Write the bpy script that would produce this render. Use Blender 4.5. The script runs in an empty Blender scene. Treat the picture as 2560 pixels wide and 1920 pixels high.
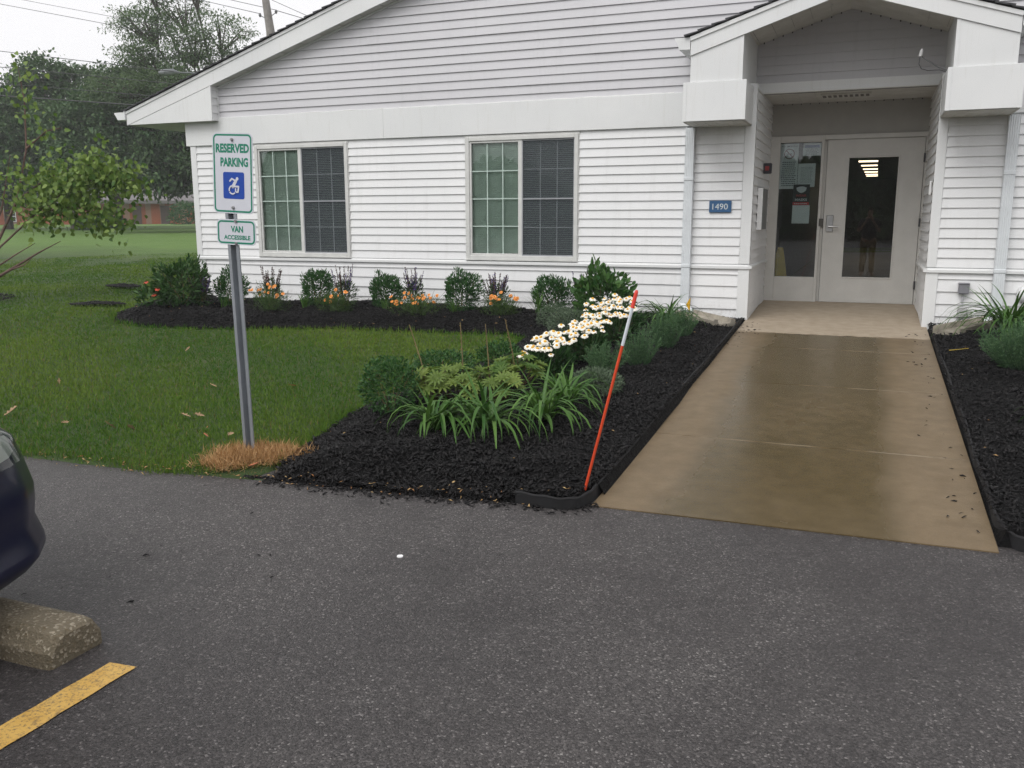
import bpy, math, random
import numpy as np
from mathutils import Vector, Matrix
rad = math.radians
S = bpy.context.scene
COL = S.collection
rng = np.random.default_rng(7)
random.seed(7)

# ------------------------------------------------------------------ camera
CAM_H = 1.46
F_PX, YAW, PITCH, ROLL = 2190.0, rad(21.9), rad(10.67), rad(-0.11)
fwd = np.array([-math.sin(YAW)*math.cos(PITCH), math.cos(YAW)*math.cos(PITCH), -math.sin(PITCH)])
r0 = np.array([math.cos(YAW), math.sin(YAW), 0.0]); u0 = np.cross(r0, fwd)
cr = r0*math.cos(ROLL)+u0*math.sin(ROLL); cu = -r0*math.sin(ROLL)+u0*math.cos(ROLL)
cd = bpy.data.cameras.new('camera'); cam = bpy.data.objects.new('camera', cd); COL.objects.link(cam)
M = Matrix.Identity(4)
for i in range(3):
    M[i][0] = cr[i]; M[i][1] = cu[i]; M[i][2] = -fwd[i]
M[2][3] = CAM_H
cam.matrix_world = M
cd.sensor_fit = 'HORIZONTAL'; cd.sensor_width = 36.0; cd.lens = F_PX/2560*36
cd.clip_start = 0.05; cd.clip_end = 2000
S.camera = cam

# ------------------------------------------------------------------ world, sun, exposure
SUN_EL, SUN_AZ = rad(52), rad(200)      # behind the photographer, veiled by cloud
w = bpy.data.worlds.new('World'); S.world = w; w.use_nodes = True
nt = w.node_tree; nt.nodes.clear()
sky = nt.nodes.new('ShaderNodeTexSky'); sky.sky_type = 'NISHITA'; sky.sun_disc = False
sky.sun_elevation = SUN_EL; sky.sun_rotation = SUN_AZ
sky.air_density = 1.0; sky.dust_density = 6.0; sky.ozone_density = 1.0
hs = nt.nodes.new('ShaderNodeHueSaturation'); hs.inputs['Saturation'].default_value = 0.06
gm = nt.nodes.new('ShaderNodeMixRGB'); gm.inputs[0].default_value = 0.80
gm.inputs[2].default_value = (6.9, 6.85, 7.0, 1)         # even cloud deck over the clear-sky gradient
bg = nt.nodes.new('ShaderNodeBackground'); bg.inputs['Strength'].default_value = 0.125
out = nt.nodes.new('ShaderNodeOutputWorld')
nt.links.new(sky.outputs[0], hs.inputs['Color']); nt.links.new(hs.outputs[0], gm.inputs[1])
nt.links.new(gm.outputs[0], bg.inputs['Color']); nt.links.new(bg.outputs[0], out.inputs[0])
sl = bpy.data.lights.new('sun', 'SUN'); sl.energy = 1.1; sl.angle = rad(40); sl.color = (1.0, 0.98, 0.95)
so = bpy.data.objects.new('sun', sl); COL.objects.link(so)
sd = Vector((math.sin(SUN_AZ)*math.cos(SUN_EL), math.cos(SUN_AZ)*math.cos(SUN_EL), math.sin(SUN_EL)))
so.rotation_euler = sd.to_track_quat('Z', 'Y').to_euler(); so.location = (0, -10, 30)
S.view_settings.view_transform = 'Standard'; S.view_settings.look = 'None'
S.view_settings.exposure = 0.42; S.view_settings.gamma = 1.0
S.render.engine = 'CYCLES'
S.cycles.use_denoising = True; S.cycles.denoising_input_passes = 'RGB_ALBEDO_NORMAL'; S.cycles.denoising_prefilter = 'NONE'
S.cycles.max_bounces = 8; S.cycles.transparent_max_bounces = 16

# ------------------------------------------------------------------ materials
MATS = {}
class NT:
    def __init__(s, name):
        s.m = bpy.data.materials.new(name); s.m.use_nodes = True
        s.t = s.m.node_tree; s.n = s.t.nodes; s.b = s.n['Principled BSDF']; s.o = s.n['Material Output']
    def add(s, typ, **kw):
        x = s.n.new(typ)
        for k, v in kw.items(): setattr(x, k, v)
        return x
    def link(s, a, b): s.t.links.new(a, b)
    def coord(s, scale=(1, 1, 1)):
        g = s.add('ShaderNodeNewGeometry'); mp = s.add('ShaderNodeMapping'); mp.inputs['Scale'].default_value = scale
        s.link(g.outputs['Position'], mp.inputs[0]); return mp.outputs[0]
    def noise(s, scale, detail=4, rough=.55, co=None):
        x = s.add('ShaderNodeTexNoise'); x.inputs['Scale'].default_value = scale; x.inputs['Detail'].default_value = detail
        x.inputs['Roughness'].default_value = rough
        s.link(co if co is not None else s.coord(), x.inputs['Vector']); return x.outputs['Fac']
    def ramp(s, fac, stops):
        x = s.add('ShaderNodeValToRGB'); cr_ = x.color_ramp
        while len(cr_.elements) < len(stops): cr_.elements.new(0.5)
        for e, (p, c) in zip(cr_.elements, stops):
            e.position = p; e.color = (*c, 1) if len(c) == 3 else c
        s.link(fac, x.inputs[0]); return x.outputs[0]
    def maprange(s, fac, a, b, c, d):
        x = s.add('ShaderNodeMapRange'); s.link(fac, x.inputs[0])
        for i, v in enumerate((a, b, c, d)): x.inputs[1+i].default_value = v
        return x.outputs[0]
    def mix(s, fac, a, b, mode='MIX'):
        x = s.add('ShaderNodeMixRGB', blend_type=mode)
        for i, v in enumerate((fac, a, b)):
            if hasattr(v, 'is_output'): s.link(v, x.inputs[i])
            elif isinstance(v, (int, float)): x.inputs[i].default_value = v
            else: x.inputs[i].default_value = (*v, 1)
        return x.outputs[0]
    def math(s, op, a, b=0.0):
        x = s.add('ShaderNodeMath', operation=op)
        for i, v in enumerate((a, b)):
            if hasattr(v, 'is_output'): s.link(v, x.inputs[i])
            else: x.inputs[i].default_value = v
        return x.outputs[0]
    def bump(s, h, strength, dist=.01):
        x = s.add('ShaderNodeBump'); x.inputs['Strength'].default_value = strength; x.inputs['Distance'].default_value = dist
        s.link(h, x.inputs['Height']); s.link(x.outputs[0], s.b.inputs['Normal'])
    def col(s, c):
        if hasattr(c, 'is_output'): s.link(c, s.b.inputs['Base Color'])
        else: s.b.inputs['Base Color'].default_value = (*c, 1)
    def rough(s, r):
        if hasattr(r, 'is_output'): s.link(r, s.b.inputs['Roughness'])
        else: s.b.inputs['Roughness'].default_value = r

def simple(name, c, rough=.5, metal=0.0, var=.12, vs=6.0, bump=0.0, bs=60.0, emit=None):
    if name in MATS: return MATS[name]
    k = NT(name)
    n = k.noise(vs, 5)
    lo = tuple(max(0, x*(1-var)) for x in c); hi = tuple(min(1, x*(1+var)) for x in c)
    k.col(k.ramp(n, [(.3, lo), (.7, hi)])); k.rough(rough); k.b.inputs['Metallic'].default_value = metal
    if bump: k.bump(k.noise(bs, 6), bump)
    if emit:
        k.b.inputs['Emission Color'].default_value = (*emit[0], 1); k.b.inputs['Emission Strength'].default_value = emit[1]
    MATS[name] = k.m; return k.m

def leaf(name, c1, c2, rough=.42, trans=.25, spec=.22):
    """per-leaf tint (attribute 'tint') between c1 and c2, some light through the blade"""
    k = NT(name)
    a = k.add('ShaderNodeAttribute'); a.attribute_name = 'tint'
    c = k.mix(a.outputs['Fac'], c1, c2)
    k.col(c); k.rough(rough); k.b.inputs['Specular IOR Level'].default_value = spec
    tr = k.add('ShaderNodeBsdfTranslucent'); k.link(k.mix(.35, c, (1.0, 1.0, .25), 'MULTIPLY'), tr.inputs[0])
    ms = k.add('ShaderNodeMixShader'); ms.inputs[0].default_value = trans
    k.link(k.b.outputs[0], ms.inputs[1]); k.link(tr.outputs[0], ms.inputs[2]); k.link(ms.outputs[0], k.o.inputs[0])
    MATS[name] = k.m; return k.m

def glass(name, tint=(.6, .68, .64), refl=.0, rough=0.0):
    k = NT(name); k.n.remove(k.b)
    t = k.add('ShaderNodeBsdfTransparent'); t.inputs[0].default_value = (*tint, 1)
    g = k.add('ShaderNodeBsdfGlossy'); g.inputs['Roughness'].default_value = rough
    fr = k.add('ShaderNodeFresnel'); fr.inputs[0].default_value = 1.5
    f = k.math('ADD', fr.outputs[0], refl)
    ms = k.add('ShaderNodeMixShader'); k.link(f, ms.inputs[0]); k.link(t.outputs[0], ms.inputs[1]); k.link(g.outputs[0], ms.inputs[2])
    k.link(ms.outputs[0], k.o.inputs[0]); return k.m

# ------------------------------------------------------------------ objects, tags
LOC = {}
def tag(o, label=None, cat=None, group=None, kind=None):
    if label: o['label'] = label
    if cat: o['category'] = cat
    if group: o['group'] = group
    if kind: o['kind'] = kind
    return o
def thing(name, label, cat, loc=(0, 0, 0), group=None):
    o = bpy.data.objects.new(name, None); COL.objects.link(o); o.location = loc; o.empty_display_size = .1
    LOC[o.name] = np.array(loc, float)
    return tag(o, label, cat, group)
def link_mesh(name, me, parent=None, loc=(0, 0, 0)):
    o = bpy.data.objects.new(name, me); COL.objects.link(o)
    if parent is not None:
        o.parent = parent; LOC[o.name] = LOC[parent.name]
    else:
        o.location = loc; LOC[o.name] = np.array(loc, float)
    return o
def np_mesh(name, V, Fc, mats, parent=None, loc=(0, 0, 0), tint=None, smooth=False, midx=None):
    """V (n,3) world coordinates, Fc (m,k) faces of one size (or list of lists)"""
    V = np.asarray(V, float)
    off = LOC[parent.name] if parent is not None else np.array(loc, float)
    me = bpy.data.meshes.new(name)
    if isinstance(Fc, np.ndarray):
        m, kk = Fc.shape
        me.vertices.add(len(V)); me.vertices.foreach_set('co', (V-off).astype(np.float32).ravel())
        me.loops.add(m*kk); me.loops.foreach_set('vertex_index', Fc.astype(np.int32).ravel())
        me.polygons.add(m); me.polygons.foreach_set('loop_start', (np.arange(m)*kk).astype(np.int32))
        me.update(calc_edges=True)
    else:
        me.from_pydata((V-off).tolist(), [], [list(f) for f in Fc]); me.update()
    for mm in (mats if isinstance(mats, (list, tuple)) else [mats]): me.materials.append(mm)
    if midx is not None: me.polygons.foreach_set('material_index', np.asarray(midx, np.int32))
    if tint is not None:
        at = me.attributes.new('tint', 'FLOAT', 'POINT'); at.data.foreach_set('value', np.asarray(tint, np.float32))
    if smooth: me.polygons.foreach_set('use_smooth', np.ones(len(me.polygons), bool))
    me.validate(); me.update()
    return link_mesh(name, me, parent, loc)
class MB:
    """collects boxes, prisms, tubes ... and links them as one mesh object"""
    def __init__(s): s.v = []; s.f = []; s.m = []
    def add(s, verts, faces, mi=0):
        o = len(s.v); s.v += [tuple(map(float, v)) for v in verts]
        for f in faces: s.f.append([o+i for i in f]); s.m.append(mi)
    def box(s, a, b, mi=0):
        (x0, y0, z0), (x1, y1, z1) = a, b
        if x0 > x1: x0, x1 = x1, x0
        if y0 > y1: y0, y1 = y1, y0
        if z0 > z1: z0, z1 = z1, z0
        s.add([(x0, y0, z0), (x1, y0, z0), (x1, y1, z0), (x0, y1, z0), (x0, y0, z1), (x1, y0, z1), (x1, y1, z1), (x0, y1, z1)],
              [(0, 3, 2, 1), (4, 5, 6, 7), (0, 1, 5, 4), (1, 2, 6, 5), (2, 3, 7, 6), (3, 0, 4, 7)], mi)
    def bbox(s, a, b, r=.006, mi=0):
        """box with chamfered edges"""
        lo = np.minimum(a, b); hi = np.maximum(a, b); r = min(r, *((hi-lo)/2.2))
        pts = []; idx = {}
        for cx in (0, 1):
            for cy in (0, 1):
                for cz in (0, 1):
                    c = np.where([cx, cy, cz], hi, lo); sg = np.where([cx, cy, cz], -1, 1)*r
                    for ax in range(3):
                        p = c.astype(float).copy()
                        for k in range(3):
                            if k != ax: p[k] += sg[k]
                        idx[(cx, cy, cz, ax)] = len(pts); pts.append(p)
        fs = []
        for ax in range(3):
            o1, o2 = [k for k in range(3) if k != ax]
            for sd_ in (0, 1):
                q = []
                for (a1, a2) in ((0, 0), (1, 0), (1, 1), (0, 1)):
                    c = [0, 0, 0]; c[ax] = sd_; c[o1] = a1; c[o2] = a2; q.append(idx[(*c, ax)])
                fs.append(q)
            for a1 in (0, 1):
                for a2 in (0, 1):
                    q = []
                    for (e, axx) in ((0, o1), (0, o2), (1, o2), (1, o1)):
                        c = [0, 0, 0]; c[ax] = e; c[o1] = a1; c[o2] = a2; q.append(idx[(*c, axx)])
                    fs.append(q)
        for cx in (0, 1):
            for cy in (0, 1):
                for cz in (0, 1): fs.append([idx[(cx, cy, cz, k)] for k in range(3)])
        s.add(pts, fs, mi)
    def prism(s, poly, axis, a, b, mi=0):
        """poly: 2-D points in the two other axes (order x,y,z without axis), extruded from a to b along axis"""
        def P(p, t):
            q = list(p); q.insert(axis, t); return q
        n = len(poly)
        s.add([P(p, a) for p in poly]+[P(p, b) for p in poly],
              [list(range(n)), list(range(2*n-1, n-1, -1))]+[(i, (i+1) % n, n+(i+1) % n, n+i) for i in range(n)], mi)
    def tube(s, pts, r, n=8, mi=0, cap=True):
        pts = [np.array(p, float) for p in pts]; rs = r if isinstance(r, (list, tuple, np.ndarray)) else [r]*len(pts)
        rings = []; up = np.array([0, 0, 1.])
        o = len(s.v)
        for i, p in enumerate(pts):
            d = (pts[min(i+1, len(pts)-1)]-pts[max(i-1, 0)]); d /= (np.linalg.norm(d)+1e-9)
            a = np.cross(d, up if abs(d[2]) < .95 else np.array([1., 0, 0])); a /= np.linalg.norm(a); b = np.cross(d, a)
            for k in range(n):
                t = 2*math.pi*k/n; s.v.append(tuple(p+rs[i]*(math.cos(t)*a+math.sin(t)*b)))
        for i in range(len(pts)-1):
            for k in range(n):
                s.f.append([o+i*n+k, o+i*n+(k+1) % n, o+(i+1)*n+(k+1) % n, o+(i+1)*n+k]); s.m.append(mi)
        if cap:
            s.f.append([o+k for k in range(n)][::-1]); s.m.append(mi)
            s.f.append([o+(len(pts)-1)*n+k for k in range(n)]); s.m.append(mi)
    def quad(s, a, b, c, d, mi=0): s.add([a, b, c, d], [(0, 1, 2, 3)], mi)
    def build(s, name, mats, parent=None, loc=(0, 0, 0), smooth=False):
        mats = mats if isinstance(mats, (list, tuple)) else [mats]
        return np_mesh(name, np.array(s.v), s.f, mats, parent, loc, smooth=smooth, midx=s.m)
def dup(root, loc, label=None, rotz=None, scale=None):
    r = root.copy(); COL.objects.link(r); r.location = loc; LOC[r.name] = np.array(loc, float)
    if rotz is not None: r.rotation_euler = (root.rotation_euler[0], root.rotation_euler[1], rotz)
    if scale is not None: r.scale = (scale, scale, scale)
    if label: r['label'] = label
    for ch in list(root.children):
        c = ch.copy(); COL.objects.link(c); c.parent = r
        for g in list(ch.children):
            d = g.copy(); COL.objects.link(d); d.parent = c
    return r

def text_geo(body, w_, h_, bold=.012):
    """lettering as flat faces scaled to w_ x h_, centred on 0,0"""
    cu_ = bpy.data.curves.new('t', 'FONT'); cu_.body = body; cu_.size = 1; cu_.offset = bold; cu_.resolution_u = 3
    ob = bpy.data.objects.new('t', cu_); COL.objects.link(ob)
    me = bpy.data.meshes.new_from_object(ob.evaluated_get(bpy.context.evaluated_depsgraph_get()))
    V = np.array([v.co for v in me.vertices]); Fc = [list(p.vertices) for p in me.polygons]
    bpy.data.objects.remove(ob); bpy.data.meshes.remove(me); bpy.data.curves.remove(cu_)
    lo, hi = V.min(0), V.max(0)
    V = (V-(lo+hi)/2)/(hi-lo+1e-9)[[0, 1, 1]]*np.array([w_, h_, 0])
    return V, Fc
def put_text(mb, body, w_, h_, o, U, Vv, mi=0, bold=.012):
    V, Fc = text_geo(body, w_, h_, bold)
    o, U, Vv = map(lambda q: np.array(q, float), (o, U, Vv))
    mb.add([o+U*p[0]+Vv*p[1] for p in V], Fc, mi)

# ------------------------------------------------------------------ terrain
EX = [-60, -12, -4.84, -3.78, -2.93, -2.26, -1.6, -1.22, .6, 10, 60]
EY = [3.5, 3.65, 3.80, 3.84, 3.97, 3.99, 4.10, 4.17, 4.21, 4.3, 4.3]
def edge(x): return np.interp(x, EX, EY)
def lump(x, y): return .012*np.sin(x*1.9+y*.7)+.010*np.sin(y*2.3-x*.8)+.006*np.sin(x*5.1+1)*np.sin(y*4.3)
def zl(x, y):
    q = y-edge(x)
    return np.interp(q, [-5, -.1, .0, .3, 1, 6.2, 10, 20, 50, 90, 200], [-.03, -.03, .008, .03, .06, .30, .42, .62, 1.0, 1.15, 1.3])+lump(x, y)*np.clip(q/1.5, 0, 1)
SL = .0535
def zwalk(y): return (y-4.17)*SL+.006
BED_L = np.array([(-3.05, 3.93), (-2.6, 3.97), (-2.25, 3.98), (-1.7, 4.06), (-1.3, 4.12), (-1.24, 4.35), (-1.24, 10.2), (-8.95, 10.2),
    (-9.22, 9.7), (-9.17, 9.15), (-8.95, 8.6), (-8.55, 8.15), (-7.95, 8.02), (-7.3, 8.12), (-6.8, 8.2), (-6.1, 8.37), (-5.46, 8.45), (-4.9, 8.58), (-4.34, 8.65), (-3.6, 8.8),
    (-3.25, 8.5), (-3.12, 7.6), (-3.27, 6.6), (-3.4, 6.0), (-3.34, 5.2), (-3.28, 4.9), (-3.2, 4.45), (-3.14, 4.15)])
BED_R = np.array([(.635, 4.3), (.64, 10.2), (4.5, 10.2), (4.5, 4.35)])
def inside(P, poly):
    x, y = P[:, 0], P[:, 1]; c = np.zeros(len(P), bool); n = len(poly)
    for i in range(n):
        (x1, y1), (x2, y2) = poly[i], poly[(i+1) % n]
        c ^= ((y1 > y) != (y2 > y)) & (x < (x2-x1)*(y-y1)/(y2-y1+1e-12)+x1)
    return c
def dist(P, poly):
    d = np.full(len(P), 1e9); n = len(poly)
    for i in range(n):
        a, b = poly[i], poly[(i+1) % n]; ab = b-a
        t = np.clip(((P-a)@ab)/(ab@ab), 0, 1); d = np.minimum(d, np.hypot(*(P-(a+t[:, None]*ab)).T))
    return d
def bed_h(P):
    z = zl(P[:, 0], P[:, 1])
    for poly in (BED_L, BED_R):
        ins = inside(P, poly); d = dist(P, poly)
        t = np.clip(d/.35, 0, 1); t = t*t*(3-2*t)
        rim = .05*np.clip((P[:, 0]+1.75)/.25, 0, 1)
        z = z+np.where(ins, .015+rim*(1-t)+.085*t+.018*np.sin(P[:, 0]*7+2*np.sin(P[:, 1]*5))*t, 0)
    return z
def bz(x, y): return float(bed_h(np.array([[x, y]], float))[0])

# ------------------------------------------------------------------ ground materials
def mk_asphalt():
    k = NT('asphalt')
    co = k.coord()
    v = k.add('ShaderNodeTexVoronoi'); v.inputs['Scale'].default_value = 150; k.link(co, v.inputs['Vector'])
    big = k.noise(.55, 5, .6); mid = k.noise(7, 4)
    sp = k.add('ShaderNodeSeparateColor'); k.link(v.outputs['Color'], sp.inputs[0])
    base = k.ramp(sp.outputs[0], [(0, (.034, .030, .0285)), (.45, (.074, .067, .064)), (.82, (.118, .107, .103)), (.95, (.182, .168, .160)), (1, (.40, .38, .36))])
    base = k.mix(k.maprange(k.noise(240, 3, .7), .35, .65, .0, .55), base, (.028, .026, .028))
    base = k.mix(k.maprange(mid, .35, .65, 0, .35), base, k.mix(1.0, base, (.62, .6, .62), 'MULTIPLY'))
    wet = k.maprange(k.math('ADD', k.noise(.42, 6, .62), k.math('MULTIPLY', k.noise(2.6, 4, .6), .25)), .52, .72, 0, 1)
    k.col(k.mix(wet, base, k.mix(1.0, base, (.60, .58, .60), 'MULTIPLY')))
    k.rough(k.maprange(wet, 0, 1, .62, .36))
    hh = k.math('ADD', k.noise(150, 3, .7), k.math('MULTIPLY', v.outputs['Distance'], -.6))
    k.bump(hh, 1.0, .008); return k.m
def mk_walk():
    k = NT('wet_concrete')
    g = k.add('ShaderNodeNewGeometry'); sp = k.add('ShaderNodeSeparateXYZ'); k.link(g.outputs['Position'], sp.inputs[0])
    n1 = k.noise(1.3, 5, .6); n2 = k.noise(130, 3, .7); n3 = k.noise(9, 5)
    X = sp.outputs[0]; Y = sp.outputs[1]
    wet = k.math('MULTIPLY', k.maprange(k.math('ADD', X, k.math('MULTIPLY', n1, .35)), -.80, -.62, 0, 1), k.maprange(k.math('ADD', X, k.math('MULTIPLY', n1, .35)), .30, .48, 1, 0))
    wet = k.math('MULTIPLY', wet, k.maprange(n1, .25, .6, .7, 1))
    dry = k.ramp(n3, [(.3, (.136, .098, .056)), (.7, (.178, .132, .078))])
    wc = k.ramp(n3, [(.3, (.074, .054, .023)), (.7, (.100, .074, .036))])
    c = k.mix(wet, dry, wc)
    c = k.mix(k.maprange(n2, .45, .7, 0, .35), c, k.mix(1.0, c, (.55, .52, .5), 'MULTIPLY'))
    # whitish lime along the joints
    for yj, tilt in ((5.54, .012), (7.16, .02), (8.67, .02)):
        d = k.math('ABSOLUTE', k.math('SUBTRACT', k.math('ADD', Y, k.math('MULTIPLY', n3, .012)), yj+.006))
        msk = k.math('MULTIPLY', k.maprange(d, .004, .011, 1, 0), k.maprange(k.noise(3.3, 3), .40, .58, 0, .38))
        c = k.mix(msk, c, (.52, .46, .38))
    por = k.math('MULTIPLY', k.maprange(k.math('ADD', Y, k.math('MULTIPLY', n3, .10)), 9.47, 9.52, 0, 1), 1.0)
    c = k.mix(por, c, k.ramp(n3, [(.3, (.30, .245, .18)), (.7, (.38, .315, .24))]))
    k.col(c)
    k.b.inputs['Specular IOR Level'].default_value = .26; k.rough(k.mix(por, k.maprange(k.math('ADD', wet, k.math('MULTIPLY', n3, .3)), .1, 1.2, .48, .20), (.75, .75, .75)))
    br = k.noise(1, 3, .6, k.coord((9, 170, 9))); k.bump(k.math('ADD', k.math('ADD', k.noise(70, 5, .6), k.math('MULTIPLY', n3, .7)), k.math('MULTIPLY', br, .5)), .2, .004); return k.m
def mk_lawn():
    k = NT('lawn_soil')
    n = k.noise(1.1, 6, .6); n2 = k.noise(38, 5, .7)
    c = k.ramp(n, [(.3, (.034, .072, .010)), (.55, (.050, .090, .014)), (.75, (.078, .102, .022))])
    g = k.add('ShaderNodeNewGeometry'); sp = k.add('ShaderNodeSeparateXYZ'); k.link(g.outputs['Position'], sp.inputs[0])
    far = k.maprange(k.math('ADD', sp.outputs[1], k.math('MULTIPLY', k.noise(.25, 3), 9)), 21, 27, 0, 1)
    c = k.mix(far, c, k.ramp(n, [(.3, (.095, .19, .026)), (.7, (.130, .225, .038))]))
    k.col(k.mix(k.maprange(n2, .35, .7, 0, .75), c, k.mix(1.0, c, (.40, .42, .35), 'MULTIPLY'))); k.rough(.85)
    k.bump(k.noise(60, 6, .7), .9, .03); return k.m
def mk_mulch():
    k = NT('black_mulch'); n = k.noise(45, 6, .7)
    k.col(k.ramp(n, [(.35, (.002, .002, .0025)), (.65, (.009, .0085, .0085)), (.8, (.022, .020, .020))])); k.rough(k.maprange(n, .3, .7, .8, .5)); k.b.inputs['Specular IOR Level'].default_value = .12
    k.bump(k.noise(55, 6, .7), 1.0, .03); return k.m
M_ASPH, M_WALK, M_LAWN, M_MULCH = mk_asphalt(), mk_walk(), mk_lawn(), mk_mulch()
M_CHIP = leaf('bark_chip', (.0025, .0025, .003), (.020, .018, .018), rough=.48, trans=0.0, spec=.22)
M_GRASS = leaf('grass_blade', (.044, .122, .012), (.138, .208, .034), rough=.6, trans=.22, spec=.08)
M_STRAW = leaf('dead_grass', (.26, .135, .05), (.62, .40, .20), rough=.7, trans=.15)

# ------------------------------------------------------------------ ground
mb = MB(); mb.quad((-90, -90, 0), (90, -90, 0), (90, 4.9, 0), (-90, 4.9, 0)); tag(mb.build('parking_lot', M_ASPH), kind='structure')
xs = np.concatenate([np.linspace(-140, -16, 50), np.linspace(-15.7, 5, 150), np.linspace(6, 90, 24)])
qs = np.concatenate([np.linspace(-.12, 9, 110), np.linspace(9.3, 40, 60), np.linspace(42, 220, 30)])
XX, QQ = np.meshgrid(xs, qs); YY = QQ+edge(XX)+np.clip(.5-abs(QQ), 0, 1)*(.05*np.sin(XX*5.3)+.03*np.sin(XX*11.7+1)); ZZ = zl(XX, YY)
PP = np.stack([XX.ravel(), YY.ravel()], 1)
inb = inside(PP, BED_L) | inside(PP, BED_R) | ((PP[:, 0] > -1.27) & (PP[:, 0] < .66) & (PP[:, 1] < 12))
inb |= (PP[:, 0] > -1.68) & (PP[:, 1] < 4.5)
ZZ = ZZ.ravel()-np.where(inb, .12, 0)-np.where((PP[:, 0] > -9.0) & (PP[:, 1] > 10.22) & (PP[:, 0] < 7), .3, 0)
nx, ny = len(xs), len(qs); I = np.arange(nx*ny).reshape(ny, nx)
Fq = np.stack([I[:-1, :-1].ravel(), I[:-1, 1:].ravel(), I[1:, 1:].ravel(), I[1:, :-1].ravel()], 1)
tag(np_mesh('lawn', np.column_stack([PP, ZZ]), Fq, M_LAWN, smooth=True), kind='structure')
# walkway: slabs with open joints on a filler, then the porch slab
mb = MB(); ys = [4.17, 5.54, 7.16, 8.67, 9.5, 11.9]
for i in range(len(ys)-1):
    a, b = ys[i]+(.004 if i else 0), ys[i+1]-.004
    x0, x1 = -1.235, .63
    if i == 0:
        ya = lambda x: 4.17+(x+1.22)*.022
        v = [(x0, ya(x0), zwalk(4.17)), (x1, ya(x1), zwalk(4.17)), (x1, b, zwalk(b)), (x0, b, zwalk(b))]
    else: v = [(x0, a, zwalk(a)), (x1, a, zwalk(a)), (x1, b, zwalk(b)), (x0, b, zwalk(b))]
    lo = [(p[0], p[1], p[2]-.12) for p in v]
    mb.add(v+lo, [(0, 1, 2, 3), (0, 4, 5, 1), (1, 5, 6, 2), (2, 6, 7, 3), (3, 7, 4, 0)])
mb.quad((-1.23, 4.3, zwalk(4.3)-.004), (.62, 4.3, zwalk(4.3)-.004), (.62, 11.8, zwalk(11.8)-.004), (-1.23, 11.8, zwalk(11.8)-.004))
tag(mb.build('walkway', M_WALK), kind='structure')
# mulch beds
def bed(poly, name, step=.045):
    lo, hi = poly.min(0), poly.max(0)
    gx = np.arange(lo[0], hi[0]+step, step); gy = np.arange(lo[1], hi[1]+step, step)
    GX, GY = np.meshgrid(gx, gy); P = np.stack([GX.ravel(), GY.ravel()], 1)
    ok = inside(P, poly) | (dist(P, poly) < step*.8)
    z = bed_h(P)+rng.normal(0, .006, len(P))
    z = np.where(inside(P, poly), z, zl(P[:, 0], P[:, 1])-.01)
    I = np.arange(len(P)).reshape(GX.shape)
    Fq = np.stack([I[:-1, :-1].ravel(), I[:-1, 1:].ravel(), I[1:, 1:].ravel(), I[1:, :-1].ravel()], 1)
    Fq = Fq[ok[Fq].all(1)]; used = np.unique(Fq); mp = np.zeros(len(P), int); mp[used] = np.arange(len(used))
    return tag(np_mesh(name, np.column_stack([P, z])[used], mp[Fq], M_MULCH), kind='structure')
bed(BED_L, 'mulch_bed'); bed(BED_R, 'mulch_bed')
# painted stall line, a sheet on the asphalt
mb = MB(); n = 60
L = [(-2.262+.002*math.sin(i*1.7)+.0015*random.uniform(-1, 1), 2.012-i*.06) for i in range(n)]
R_ = [(-2.157+.002*math.sin(i*2.1+1)+.0015*random.uniform(-1, 1), 2.022-i*.06) for i in range(n)]
mb.add([(*p, .004) for p in L]+[(*p, .004) for p in R_], [(i, n+i, n+i+1, i+1) for i in range(n-1)])
k = NT('yellow_paint'); c = k.ramp(k.noise(14, 5), [(.3, (.50, .29, .055)), (.7, (.60, .38, .10))])
wear = k.math('MAXIMUM', k.maprange(k.noise(90, 4, .75), .52, .64, 0, .8), k.maprange(k.noise(22, 6, .75), .55, .68, 0, .85)); k.col(k.mix(wear, c, (.10, .075, .05))); k.rough(.55); k.bump(k.noise(150, 3, .7), .6, .006)
tag(mb.build('stall_line', k.m), kind='structure')

# grass blades, straw, bark chips -------------------------------------------------------
def blades(P, z, hgt, wid, lean, mat, name, tint, seg=1):
    n = len(P); a = rng.uniform(0, 2*math.pi, n); b = rng.uniform(0, 2*math.pi, n)
    hh = hgt*rng.uniform(.55, 1.25, n); ww = wid*rng.uniform(.6, 1.2, n); ll = lean*rng.uniform(.1, 1.0, n)*hh
    base = np.column_stack([P, z]); side = np.column_stack([np.cos(a), np.sin(a), np.zeros(n)])*ww[:, None]/2
    tip = base+np.column_stack([np.cos(b)*ll, np.sin(b)*ll, hh*np.sqrt(np.clip(1-(ll/hh)**2, .03, 1))])
    mid = base*.5+tip*.5+np.column_stack([np.zeros(n), np.zeros(n), hh*.10])
    V = np.stack([base-side, base+side, mid+side*.75, mid-side*.75, tip], 1).reshape(-1, 3)
    o = (np.arange(n)*5)[:, None]
    F3 = np.concatenate([o+[0, 1, 2], o+[0, 2, 3], o+[3, 2, 4]]).astype(int)
    return tag(np_mesh(name, V, F3, mat, tint=np.repeat(tint, 5)), kind='stuff')
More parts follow.
